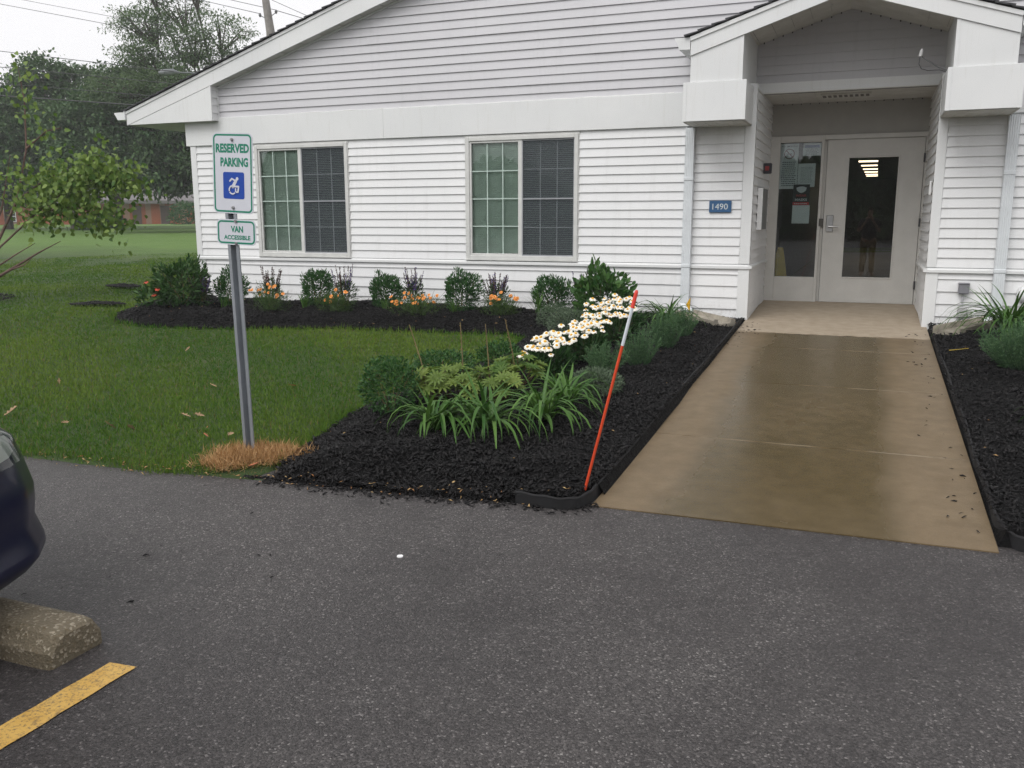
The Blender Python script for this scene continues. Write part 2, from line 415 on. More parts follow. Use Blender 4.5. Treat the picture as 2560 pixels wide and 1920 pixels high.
def lawn_pts(n, x0, x1, y0, y1, keep=None):
    P = np.column_stack([rng.uniform(x0, x1, n), rng.uniform(y0, y1, n)])
    ok = ~inside(P, BED_L) & ~inside(P, BED_R) & ~((P[:, 0] > -1.27) & (P[:, 0] < .66)) & (P[:, 1] > edge(P[:, 0])+.03*np.sin(P[:, 0]*5.3)+rng.normal(0, .035, n))
    ok &= ~((P[:, 0] > -9.02) & (P[:, 1] > 10.15))
    ok &= P[:, 0] < -1.2
    dead = np.hypot((P[:, 0]+3.36)/.22, (P[:, 1]-4.19)/.17) < rng.uniform(.45, 1.1, n)
    ok &= ~dead
    return P[ok]
def patchy(P): return .5+.22*np.sin(P[:, 0]*1.3+np.sin(P[:, 1]*.9)*2)+.2*np.sin(P[:, 1]*2.1+P[:, 0]*.6)+.10*np.sin(P[:, 0]*6.3+P[:, 1]*5.1)+.05*np.sin(P[:, 1]*14-P[:, 0]*9)
rr = 5.2*np.exp(rng.uniform(0, 1, 330000)*math.log(26/5.2)); aa = rng.uniform(rad(18), rad(60), len(rr))     # density falls off smoothly with distance
P = np.column_stack([-rr*np.sin(aa), rr*np.cos(aa)]); ok = ~inside(P, BED_L) & (P[:, 1] > edge(P[:, 0])+.03*np.sin(P[:, 0]*5.3)+rng.normal(0, .035, len(P)))
ok &= ~((P[:, 0] > -9.02) & (P[:, 1] > 10.15)) & (P[:, 0] < -1.3) & ~(np.hypot((P[:, 0]+3.36)/.24, (P[:, 1]-4.19)/.19) < rng.uniform(.45, 1.1, len(P)))
P = P[ok]; far = np.hypot(P[:, 0], P[:, 1])
edge_boost = np.clip(1-(P[:, 1]-edge(P[:, 0]))/.18, 0, 1); nb = np.clip(1-dist(P, BED_L)/.12, 0, 1)
hgt = .027+.014*patchy(P)+.030*edge_boost*rng.uniform(0, 1, len(P))+.05*nb*rng.uniform(.2, 1, len(P))
t = np.clip(patchy(P)+rng.normal(0, .25, len(P))-.25*nb, 0, 1)
blades(P, zl(P[:, 0], P[:, 1])-.004, hgt, np.clip(.0009*far, .0045, .02), .95, M_GRASS, 'grass', t)
# tired straw-coloured blades through the turf and along the edge of the asphalt
P2 = lawn_pts(26000, -10, -2.9, 3.65, 9); P2 = P2[rng.uniform(0, 1, len(P2)) < .25+.7*np.clip(1-(P2[:, 1]-edge(P2[:, 0]))/.3, 0, 1)]
blades(P2, zl(P2[:, 0], P2[:, 1]), .04, .004, 1.0, leaf('tired_grass', (.13, .10, .035), (.24, .17, .07), .7, .2), 'dry_grass', rng.uniform(0, 1, len(P2)))
n = 5000; a = rng.uniform(0, 2*math.pi, n); rr = np.sqrt(rng.uniform(0, 1, n))**1.1*(.85+.18*np.sin(a*3+1)+.12*np.sin(a*7))*np.where(rng.uniform(0, 1, n) < .15, 1.35, 1)
Pd = np.column_stack([-3.37+.29*rr*np.cos(a), 4.18+.23*rr*np.sin(a)+.10*rr*np.cos(a)]); Pd = Pd[(Pd[:, 1] > edge(Pd[:, 0])+.02)]
blades(Pd, zl(Pd[:, 0], Pd[:, 1])+rng.uniform(0, .03, len(Pd)),   .075, .0042, 1.45, M_STRAW, 'straw', np.clip(rng.normal(.45, .3, len(Pd)), 0, 1))
def chips(P, z, size, name, mat, tint, flat=.55):
    n = len(P); a = rng.uniform(0, 2*math.pi, n); el = rng.normal(0, flat, n); Ln = size*rng.uniform(.4, 1.5, n); W = Ln*rng.uniform(.15, .5, n)
    d = np.column_stack([np.cos(a)*np.cos(el), np.sin(a)*np.cos(el), np.sin(el)]); sv = np.column_stack([-np.sin(a), np.cos(a), rng.normal(0, .3, n)])
    c = np.column_stack([P, z])
    V = np.stack([c-d*Ln[:, None]/2-sv*W[:, None]*.3, c-d*Ln[:, None]*.3+sv*W[:, None]*.5, c+d*Ln[:, None]/2, c+np.array([0, 0, 1])*W[:, None]*.45], 1).reshape(-1, 3)
    o = (np.arange(n)*4)[:, None]
    F3 = np.concatenate([o+[0, 2, 1], o+[0, 3, 2], o+[0, 1, 3], o+[1, 2, 3]]).astype(int)
    return tag(np_mesh(name, V, F3, mat, tint=np.repeat(tint, 4)), kind='stuff')
def bed_pts(n, poly, box):
    P = np.column_stack([rng.uniform(box[0], box[1], n), rng.uniform(box[2], box[3], n)])
    return P[inside(P, poly)]
P = np.concatenate([bed_pts(52000, BED_L, (-3.5, -1.2, 3.9, 8.9)), bed_pts(42000, BED_L, (-9.3, -1.2, 7.9, 10.2)), bed_pts(26000, BED_R, (.6, 2.8, 4.2, 10.2))])
chips(P, bed_h(P)+rng.uniform(-.004, .014, len(P)), .045, 'bark_chips', M_CHIP, rng.beta(1.2, 2.6, len(P)))
n = 1500; X = rng.uniform(-4.2, -1.2, n); Y = edge(X)-np.abs(rng.normal(0, .06, n))*np.where(X > -3.1, 1.2, .35)+.03
P = np.column_stack([X, Y])[X > -3.25]
chips(P, np.full(len(P), .006), .035, 'bark_debris', M_CHIP, rng.beta(1.2, 2.6, len(P)), .25)
n = 90; P = np.concatenate([np.column_stack([rng.uniform(-3.6, -2.2, 30), rng.uniform(2.3, 3.8, 30)]), np.column_stack([rng.normal(-1.12, .07, 45), rng.uniform(8.6, 10.1, 45)]), np.column_stack([.52+rng.normal(0, .07, 60), rng.uniform(4.4, 10.1, 60)])])
chips(P, np.where(P[:, 0] < -2, .004, zwalk(P[:, 1])+.003), .028, 'bark_debris', M_CHIP, rng.beta(1, 2, len(P)), .15)
M_LIT = leaf('leaf_litter', (.30, .13, .05), (.62, .45, .22), rough=.7, trans=.15)
n = 230; X = rng.uniform(-6, -1.3, n); P = np.concatenate([np.column_stack([X, edge(X)+rng.normal(0, .05, n)]), bed_pts(330, BED_L, (-9, -1.2, 3.9, 10)), bed_pts(90, BED_R, (.6, 2.8, 4.2, 10))])
zz = np.maximum(bed_h(P), 0)+.012
chips(P, zz, .026, 'leaf_litter', M_LIT, rng.uniform(0, 1, len(P)), .3)
for cx, cy, ax, ay, lb in ((-11.5, 11.2, .34, .16, 0), (-9.95, 9.2, .5, .10, 1)):
    n = 900; a = rng.uniform(0, 2*math.pi, n); r_ = np.sqrt(rng.uniform(0, 1, n))
    P = np.column_stack([cx+ax*r_*np.cos(a), cy+ay*r_*np.sin(a)])
    chips(P, zl(P[:, 0], P[:, 1])+.045+.03*(1-r_), .06, 'soil_patch', M_CHIP, rng.uniform(.2, 1, n), .3)

# ------------------------------------------------------------------ building
FY = 10.21            # facade plane
DY = 11.85            # door plane in the recess
ZF = .41              # floor at the door
k = NT('white_vinyl'); n1 = k.noise(.7, 3); st = k.noise(2.2, 5, .6, k.coord((6, 6, .6)))
c = k.ramp(n1, [(.3, (.74, .745, .75)), (.7, (.79, .79, .79))])
g = k.add('ShaderNodeNewGeometry'); sp = k.add('ShaderNodeSeparateXYZ'); k.link(g.outputs['Position'], sp.inputs[0])
c = k.mix(k.maprange(st, .52, .75, 0, .35), c, (.60, .60, .59)); dirt = k.math('MULTIPLY', k.maprange(sp.outputs[2], .34, .58, 1, 0), k.maprange(k.noise(26, 6, .75), .45, .72, 0, .55))
k.col(k.mix(dirt, c, (.30, .27, .23))); k.rough(.5); k.bump(k.noise(1.7, 3), .10, .012); M_SID = k.m
k = NT('shade_toned_vinyl'); n1 = k.noise(.7, 3); st = k.noise(2.2, 5, .6, k.coord((6, 6, .6)))  # same white vinyl, its base greyed to carry the gable's shade
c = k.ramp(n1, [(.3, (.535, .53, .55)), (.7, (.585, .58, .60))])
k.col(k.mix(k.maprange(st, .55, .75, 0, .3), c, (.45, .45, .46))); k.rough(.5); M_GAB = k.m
k = NT('white_aluminium'); n1 = k.noise(1.2, 4); st = k.noise(3, 5, .65, k.coord((7, 7, .7)))
c = k.ramp(n1, [(.3, (.70, .71, .71)), (.7, (.76, .765, .76))])
k.col(k.mix(k.maprange(st, .55, .8, 0, .35), c, (.55, .54, .50))); k.rough(.42); k.bump(k.noise(2.5, 3), .12, .02); M_TRIM = k.m
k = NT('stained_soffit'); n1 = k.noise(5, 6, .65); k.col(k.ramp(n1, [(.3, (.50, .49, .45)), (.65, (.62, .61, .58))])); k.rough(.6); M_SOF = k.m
M_GREYTRIM = simple('grey_white_trim', (.66, .69, .71), .45, var=.05)
M_FRAME = simple('window_vinyl', (.62, .62, .60), .45, var=.08)
M_ROOF = simple('shingle', (.055, .055, .06), .85, var=.5, vs=14, bump=.6, bs=120)
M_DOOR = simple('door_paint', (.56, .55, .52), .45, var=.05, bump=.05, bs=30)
M_STEEL = simple('brushed_steel', (.42, .42, .42), .35, 1.0, .15)
M_DARK = simple('dark_metal', (.05, .05, .055), .5)
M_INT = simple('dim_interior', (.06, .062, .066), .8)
M_GL_L = glass('window_glass', (.885, .955, .92), .0)
M_GL_D = glass('door_glass', (.84, .88, .88), .015)
bld = thing('office_building', 'single storey white clapboard building with a gabled entrance porch', 'building', (-.33, FY, .33))

STEP = .1016
PX = -.338
def fl(x): return 3.122+.322*(1.505-abs(x-PX))
def fu(x): return 3.302+.322*(1.505-abs(x-PX))
def lap(mb, O, U, N, rows, mi=0):
    """lapped boards: rows = list of (z_bottom, z_top, u0, u1); each board leans out at its foot, with a lip below"""
    O, U, N = map(lambda q: np.array(q, float), (O, U, N)); Zv = np.array([0, 0, 1.])
    for zb, zt, a, b in rows:
        cuts = [a, b]
        if b-a > 2.2 and random.random() < .35: cuts = [a, random.uniform(a+.5, b-.5), b]
        for i in range(len(cuts)-1):
            u_0, u_1 = cuts[i], cuts[i+1]; e = .0025*i; fo = .0165+e
            p = lambda u, z, n: O*np.array([1, 1, 0])+U*u+N*n+Zv*z
            mb.add([p(u_0, zb, fo), p(u_1, zb, fo), p(u_1, zt, .001+e), p(u_0, zt, .001+e), p(u_0, zb, .0005), p(u_1, zb, .0005)], [(0, 1, 2, 3), (4, 5, 1, 0)], mi)
def rows_of(z0, z1, spans, phase=None, st=STEP):
    ph = z0 if phase is None else phase
    k0 = math.floor((z0-ph)/st+1e-6); out_ = []
    z = ph+k0*st
    while z < z1-1e-6:
        for a, b in spans: out_.append((max(z, z0), min(z+st, z1), a, b))
        z += st
    return out_
UX, NY = (1, 0, 0), (0, -1, 0)
W1 = (-7.898, -6.42); W2 = (-4.711, -3.247)
mb = MB()
lap(mb, (0, FY, 0), UX, NY, rows_of(.955, 2.478, [(-8.91, W1[0]), (W1[1], W2[0]), (W2[1], -1.973), (-1.877, -1.34)]))
lap(mb, (0, FY, 0), UX, NY, rows_of(2.45, 2.478, [W1, W2]))
lap(mb, (0, FY, 0), UX, NY, rows_of(.20, .90, [(-8.86, -1.34)], .836-.13*5, .13))
lap(mb, (0, FY, 0), UX, NY, rows_of(.20, .90, [(.70, 7.0)], .836-.13*5, .13))
lap(mb, (0, FY, 0), UX, NY, rows_of(.955, 2.478, [(.675, 7.0)]))
lap(mb, (-1.23, 0, 0), (0, 1, 0), (1, 0, 0), rows_of(.30, 2.86, [(FY, DY)]))
lap(mb, (.59, 0, 0), (0, -1, 0), (-1, 0, 0), rows_of(.30, 2.86, [(-DY, -FY)]))
lap(mb, (-9.0, 0, 0), (0, -1, 0), (-1, 0, 0), rows_of(.20, 2.79, [(-36, -FY)]))
mb.box((6.99, FY, .2), (7.0, 36, 3)); mb.box((-9, 35.9, .2), (7, 36, 5))
mb.build('siding', M_SID, bld)
def zlow(x): return 2.79+.305*(min(x, -2-x)+9.99)       # lower edge of the main rake fascia
def zup(x): return 2.972+.320*(min(x, -2-x)+9.99)
mb = MB(); rw = []
z = 2.846-STEP*0.2
z = 2.926-STEP
while z < 5.4:
    zt = z+STEP; xl = (zt-2.79)/.305-9.99-.45; xl = max(xl, -8.48)
    if xl < -1:
        hw = (fu(PX)-zt)/.322+.02 if zt > 3.0 else 1.6
        if hw <= .05: rw.append((z, zt, xl, -2-xl))
        else: rw += [(z, zt, xl, PX-min(hw, 1.52)), (z, zt, PX+min(hw, 1.52), -2-xl)]
    z = zt
lap(mb, (0, FY, 0), UX, NY, rw)
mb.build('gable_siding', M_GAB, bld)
mb = MB(); lap(mb, (-8.483, 0, 0), (0, 1, 0), (1, 0, 0), rows_of(2.80, 3.25, [(10.062, FY)])); mb.build('eave_return_siding', M_SID, bld)
# frieze board under the gable, one seam, a bead of caulk along its top
for a, b in (((-9.06, 10.178, 2.478), (-5.86, 10.25, 2.846)), ((-5.859, 10.1755, 2.477), (-1.9, 10.25, 2.845)), ((1.235, 10.178, 2.478), (7, 10.25, 2.846))):
    mb = MB(); mb.bbox(a, b, .004); mb.build('frieze_board', M_TRIM, bld)
mb = MB(); xs_ = np.arange(-7.3, -2.1, .11); mb.tube([(x, 10.182, 2.848) for x in xs_], [random.choice([.002, .003, .005, .006]) for x in xs_], 6); mb.build('caulk_bead', simple('caulk', (.82, .82, .80), .6), bld)
# water table ledge, with its lap seam
mb = MB()
for a, b, e in ((-8.995, -4.42, 0), (-4.42, -1.974, .003), (-1.876, -1.222, 0), (.582, 1.205, 0), (1.311, 7, .002)):
    mb.prism([(10.172-e, .902), (10.172-e, .93), (10.180-e, .936), (FY, .954), (FY, .902)], 0, a, b)
mb.prism([(-1.23, .905), (-1.195, .905), (-1.195, .93), (-1.23, .95)], 1, 10.17, DY-.02)
mb.prism([(.59, .905), (.555, .905), (.555, .93), (.59, .95)], 1, 10.17, DY-.02)
mb.build('water_table', M_TRIM, bld)
for a, b in (((-9.003, 10.190, .955), (-8.905, FY+.06, 2.477)), ((-8.985, 10.188, .2), (-8.855, FY+.06, .901)), ((-1.338, 10.190, .955), (-1.222, FY+.08, 2.9)),
             ((-1.345, 10.187, .2), (-1.220, FY+.08, .901)), ((.582, 10.190, .955), (.676, FY+.08, 2.9)), ((.580, 10.187, .2), (.70, FY+.08, .901))):
    mb = MB(); mb.bbox(a, b, .004); mb.build('corner_board', M_TRIM, bld)
GY = 10.75           # gable wall inside the porch
# main rake: fascia, eave return, soffits, gutter, shingles
mb = MB(); yF = 10.055
for sgn in (1, -1):
    X_ = lambda x: x if sgn == 1 else -2-x
    pl = [(X_(-9.995), 2.79), (X_(-1), zlow(-1)), (X_(-1), zup(-1)), (X_(-9.995), 2.972)]
    mb.prism(pl, 1, yF, yF+.022)
    pl = [(X_(-10.0), 2.972-.03), (X_(-1), zup(-1)-.03), (X_(-1), zup(-1)+.006), (X_(-10.0), 2.972+.006)]
    mb.prism(pl, 1, yF-.012, yF-.001)
mb.build('rake_fascia', M_TRIM, bld)
mb = MB()
mb.prism([(-9.985, 2.795), (-8.483, 2.795), (-8.483, zlow(-8.483)-.003), (-9.985, zlow(-9.985)-.003)], 1, yF+.004, yF+.02)
mb.bbox((-8.497, yF+.001, 2.793), (-8.470, yF+.03, zlow(-8.48)-.002), .003)
mb.bbox((-8.487, 10.19, 2.80), (-8.462, FY-.001, 3.25), .003)
mb.build('eave_return', M_TRIM, bld)
mb = MB()
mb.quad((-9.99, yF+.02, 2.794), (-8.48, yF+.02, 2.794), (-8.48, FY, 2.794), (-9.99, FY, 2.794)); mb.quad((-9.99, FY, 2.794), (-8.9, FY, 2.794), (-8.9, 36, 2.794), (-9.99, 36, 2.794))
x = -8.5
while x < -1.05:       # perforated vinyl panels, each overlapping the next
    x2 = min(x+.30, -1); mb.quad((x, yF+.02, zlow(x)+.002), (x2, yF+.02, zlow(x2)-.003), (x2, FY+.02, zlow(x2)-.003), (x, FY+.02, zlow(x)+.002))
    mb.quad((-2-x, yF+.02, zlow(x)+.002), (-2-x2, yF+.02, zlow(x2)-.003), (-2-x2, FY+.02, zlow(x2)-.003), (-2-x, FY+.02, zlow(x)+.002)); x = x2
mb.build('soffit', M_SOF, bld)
mb = MB(); x = -8.45
for sgn in (1,): # trim strip where the soffit meets the gable
    mb.prism([(-8.46, zlow(-8.46)-.022), (-1, zlow(-1)-.022), (-1, zlow(-1)+.0), (-8.46, zlow(-8.46)+.0)], 1, FY-.022, FY-.003)
mb.build('frieze_trim', M_TRIM, bld)
def shingles(mb, x0, z0, x1, z1, y0, y1, cs=.145, th=.018):
    Ln = math.hypot(x1-x0, z1-z0); ux, uz = (x1-x0)/Ln, (z1-z0)/Ln; nx_, nz_ = -uz*np.sign(ux), abs(ux)
    s_ = -.03; j = 0
    while s_ < Ln:
        a, b = s_, min(s_+cs+.03, Ln)
        yo = y0-random.uniform(0, .012)
        q = lambda s, h_: (x0+ux*s+nx_*h_, z0+uz*s+nz_*h_)
        p = [q(a, .012), q(b, .001), q(b, th*.6), q(a, th+.012)]
        mb.prism(p, 1, yo, y1); s_ += cs; j += 1
mb = MB()
shingles(mb, -10.03, 2.972+.004, -1, zup(-1)+.004, yF-.03, 36); shingles(mb, 8.03, 2.972+.004, -1, zup(-1)+.004, yF-.03, 36)
for s_ in (1, -1):
    X_ = lambda x: x if s_ == 1 else -2-x
    mb.prism([(X_(-10.0), 2.98), (X_(-1), zup(-1)), (X_(-1), zup(-1)-.02), (X_(-10.0), 2.96)], 1, yF+.023, 36)
mb.build('roof', M_ROOF, bld)
mb = MB()
mb.prism([(-10.0, 2.99), (-10.02, 2.99), (-10.02, 2.972), (-10.195, 2.968), (-10.188, 2.945), (-10.165, 2.915), (-10.15, 2.89), (-10.137, 2.866), (-10.0, 2.866)], 1, 10.03, 36)
mb.build('gutter', M_TRIM, bld)

# entrance porch --------------------------------------------------------------------------
mb = MB()
for s_ in (-1, 1):
    e = PX+s_*1.505; pl = [(e, fl(e)), (PX, fl(PX)), (PX, fu(PX)), (e, fu(e))]
    mb.prism(pl, 1, 9.57, 9.60)
    mb.prism([(e, fu(e)-.035), (PX, fu(PX)-.035), (PX, fu(PX)+.004), (e+s_*.01, fu(e)+.004)], 1, 9.556, 9.569)
mb.build('porch_fascia', M_TRIM, bld)
for s_ in (-1, 1):
    mb = MB(); a, b = PX+s_*1.503, PX+s_*.970
    mb.prism([(a, 2.86), (b, 2.86), (b, fl(b)-.002), (a, fl(a)-.002)], 1, 9.585, 9.60)
    mb.box((b, 9.60, 2.83), (b+s_*.01, GY, fl(b)+.12)); mb.box((a, 9.60, 2.86), (a-s_*.01, FY, fu(a)))
    mb.bbox((b-s_*.0, 9.582, 2.86), (b+s_*.035, 9.586, fl(b)-.01), .001); mb.build('porch_pier', M_TRIM, bld)
for x0, x1 in ((-1.908, -1.262), (.588, 1.232)):
    mb = MB(); mb.bbox((x0, 9.57, 2.462), (x1, FY-.005, 2.857), .004)
    mb.bbox((x0, 9.5665, 2.462), (x0+.038, 9.5695, 2.857), .001); mb.bbox((x1-.038, 9.5665, 2.462), (x1, 9.5695, 2.857), .001)
    box = mb.build('porch_bracket', M_TRIM, bld)
    mb = MB(); x = x0+.01
    while x < x1-.02:
        mb.quad((x, 9.585, 2.4595), (min(x+.1, x1-.01), 9.585, 2.4575), (min(x+.1, x1-.01), FY, 2.4575), (x, FY, 2.4595)); mb.box((x, 9.585, 2.4545), (x+.006, FY, 2.4575)); x += .1
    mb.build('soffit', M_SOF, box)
mb = MB()
for s_ in (-1, 1):
    e = PX+s_*1.49; n_ = 8
    for i in range(n_):
        a = PX+s_*1.505*(1-i/n_); b = PX+s_*1.505*(1-(i+1)/n_)
        mb.quad((a, 9.60, fl(a)+.092), (b, 9.60, fl(b)+.086), (b, GY, fl(b)+.086), (a, GY, fl(a)+.092))
for i in range(10):
    a, b = -1.24+i*.184, -1.24+(i+1)*.184
    mb.quad((a, GY-.02, 2.862), (b, GY-.02, 2.858), (b, DY, 2.858), (a, DY, 2.862)); mb.box((a, GY, 2.854), (a+.006, DY, 2.859))
POR_SOF = mb
mb = MB(); mb.prism([(-1.305, 2.86), (.63, 2.86), (.63, 2.965), (-1.305, 2.965)], 1, GY-.025, GY+.03); mb.bbox((-1.31, GY-.04, 2.852), (.632, GY+.03, 2.872), .003)
mb.build('porch_beam', M_TRIM, bld)
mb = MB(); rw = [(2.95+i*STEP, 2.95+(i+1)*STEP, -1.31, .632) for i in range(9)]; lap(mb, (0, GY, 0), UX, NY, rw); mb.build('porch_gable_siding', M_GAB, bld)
for x0, x1 in ((-1.33, -1.231), (.591, .66)):
    mb = MB(); mb.box((x0, FY+.075, 2.45), (x1, GY+.03, 2.858)); mb.build('porch_cheek', M_TRIM, bld)
# dark weep slots where the soffit panels meet the wall channel
mb = POR_SOF
for s_ in (-1, 1):
    for i in range(9):
        x = PX+s_*(.1+i*.1); mb.box((x-.006, GY-.03, fl(x)+.074), (x+.006, GY-.012, fl(x)+.096), 1)
for i in range(16): mb.box((-1.1+i*.105, DY-.016, 2.844), (-1.1+i*.105+.012, DY-.004, 2.858), 1)
mb.build('porch_soffit', [M_SOF, M_DARK], bld)
mb = MB(); shingles(mb, PX-1.54, 3.308, PX, fu(PX)+.006, 9.545, FY+.10); shingles(mb, PX+1.54, 3.308, PX, fu(PX)+.006, 9.545, FY+.10)
for s_ in (-1, 1): mb.prism([(PX+s_*1.50, fu(PX+1.5)-.04), (PX, fu(PX)-.04), (PX, fu(PX)), (PX+s_*1.50, fu(PX+1.5))], 1, 9.602, GY+.05)
mb.box((PX-1.0, GY+.04, 2.85), (PX+1.0, GY+.06, 3.75)); mb.build('porch_roof', M_ROOF, bld)
for s_ in (-1, 1):
    e = PX+s_*1.513
    mb = MB(); mb.prism([(e, 3.303), (e+s_*.165, 3.305), (e+s_*.155, 3.28), (e+s_*.13, 3.245), (e+s_*.115, 3.188), (e, 3.185)], 1, 9.575, FY-.005); mb.build('gutter', M_TRIM, bld)
# recess head wall and door set
sc = DY/12.6
def dx(x): return x*sc
def dzz(z): return CAM_H+(z-CAM_H)*sc
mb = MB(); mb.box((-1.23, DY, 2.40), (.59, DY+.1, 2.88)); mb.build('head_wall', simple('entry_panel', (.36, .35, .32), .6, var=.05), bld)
ft = dzz(2.535)
mb = MB()
lx0, lx1 = -1.228, .588
gx0, gx1, gz0, gz1 = dx(-1.173), dx(-.652), dzz(.678), dzz(2.451)
jx = dx(-.615)
mb.bbox((lx0, DY-.03, ZF-.05), (gx0, DY+.08, ft), .004)
mb.bbox((gx1, DY-.03, ZF-.05), (jx, DY+.08, ft), .004)
mb.bbox((gx0, DY-.03, gz1), (gx1, DY+.08, ft), .004); mb.bbox((gx0, DY-.028, ZF-.05), (gx1, DY+.08, gz0), .004)
d0, d1, dt = dx(-.575), dx(.588), dzz(2.468)
mb.bbox((jx, DY-.03, dt+.008), (lx1, DY+.08, ft), .004); mb.bbox((d1+.006, DY-.03, ZF-.05), (lx1, DY+.08, dt+.007), .004); mb.box((jx, DY+.02, ZF-.05), (d0-.006, DY+.08, dt+.006))
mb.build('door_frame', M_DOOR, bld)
mb = MB(); mb.box((gx0, DY+.02, gz0), (gx1, DY+.026, gz1)); mb.build('sidelight_glass', M_GL_D, bld)
ex0, ex1, ez0, ez1 = dx(-.300), dx(.291), dzz(.69), dzz(2.235); db = ZF-.012+.02
mb = MB(); yd0, yd1 = DY-.012, DY+.034
mb.box((d0, yd0, db), (ex0, yd1, dt)); mb.box((ex1, yd0, db), (d1, yd1, dt)); mb.box((ex0, yd0, ez1), (ex1, yd1, dt)); mb.box((ex0, yd0, db), (ex1, yd1, ez0))
for a, b in (((ex0-.018, ez0-.018), (ex1+.018, ez0)), ((ex0-.018, ez1), (ex1+.018, ez1+.018)), ((ex0-.018, ez0), (ex0, ez1)), ((ex1, ez0), (ex1+.018, ez1))):
    mb.bbox((a[0], yd0-.008, a[1]), (b[0], yd0-.001, b[1]), .003)
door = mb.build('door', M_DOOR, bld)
mb = MB(); mb.box((ex0, DY+.008, ez0), (ex1, DY+.014, ez1)); mb.build('door_glass', M_GL_D, door)
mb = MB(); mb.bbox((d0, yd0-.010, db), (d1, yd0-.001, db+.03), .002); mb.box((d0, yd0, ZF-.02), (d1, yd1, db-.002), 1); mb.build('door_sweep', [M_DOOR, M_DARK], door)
hx0, hx1, hz0, hz1 = dx(-.538), dx(-.452), dzz(1.283), dzz(1.501)
mb = MB(); mb.bbox((hx0, yd0-.022, hz0), (hx1, yd0-.001, hz1), .005); lz = dzz(1.351)
mb.tube([((hx0+hx1)/2, yd0-.02, lz), ((hx0+hx1)/2, yd0-.065, lz)], .012, 10); mb.tube([((hx0+hx1)/2-.01, yd0-.065, lz), (hx1, yd0-.068, lz+.002), (dx(-.385), yd0-.062, lz-.004)], [.012, .011, .010], 10)
mb.tube([((hx0+hx1)/2, yd0-.028, dzz(1.45)), ((hx0+hx1)/2, yd0-.02, dzz(1.45))], .014, 12); mb.build('door_handle', M_STEEL, door)
mb = MB(); mb.bbox((dx(-.631), DY-.042, dzz(1.358)), (dx(-.577), DY-.028, dzz(1.457)), .004); mb.build('strike_plate', simple('bronze', (.09, .085, .075), .5, .6), bld)
for hz in (2.213, 1.406, .601):
    mb = MB(); x = d1+.003; mb.tube([(x, DY-.036, dzz(hz)-.05), (x, DY-.036, dzz(hz)+.05)], .011, 10); mb.build('hinge', M_DARK, door)

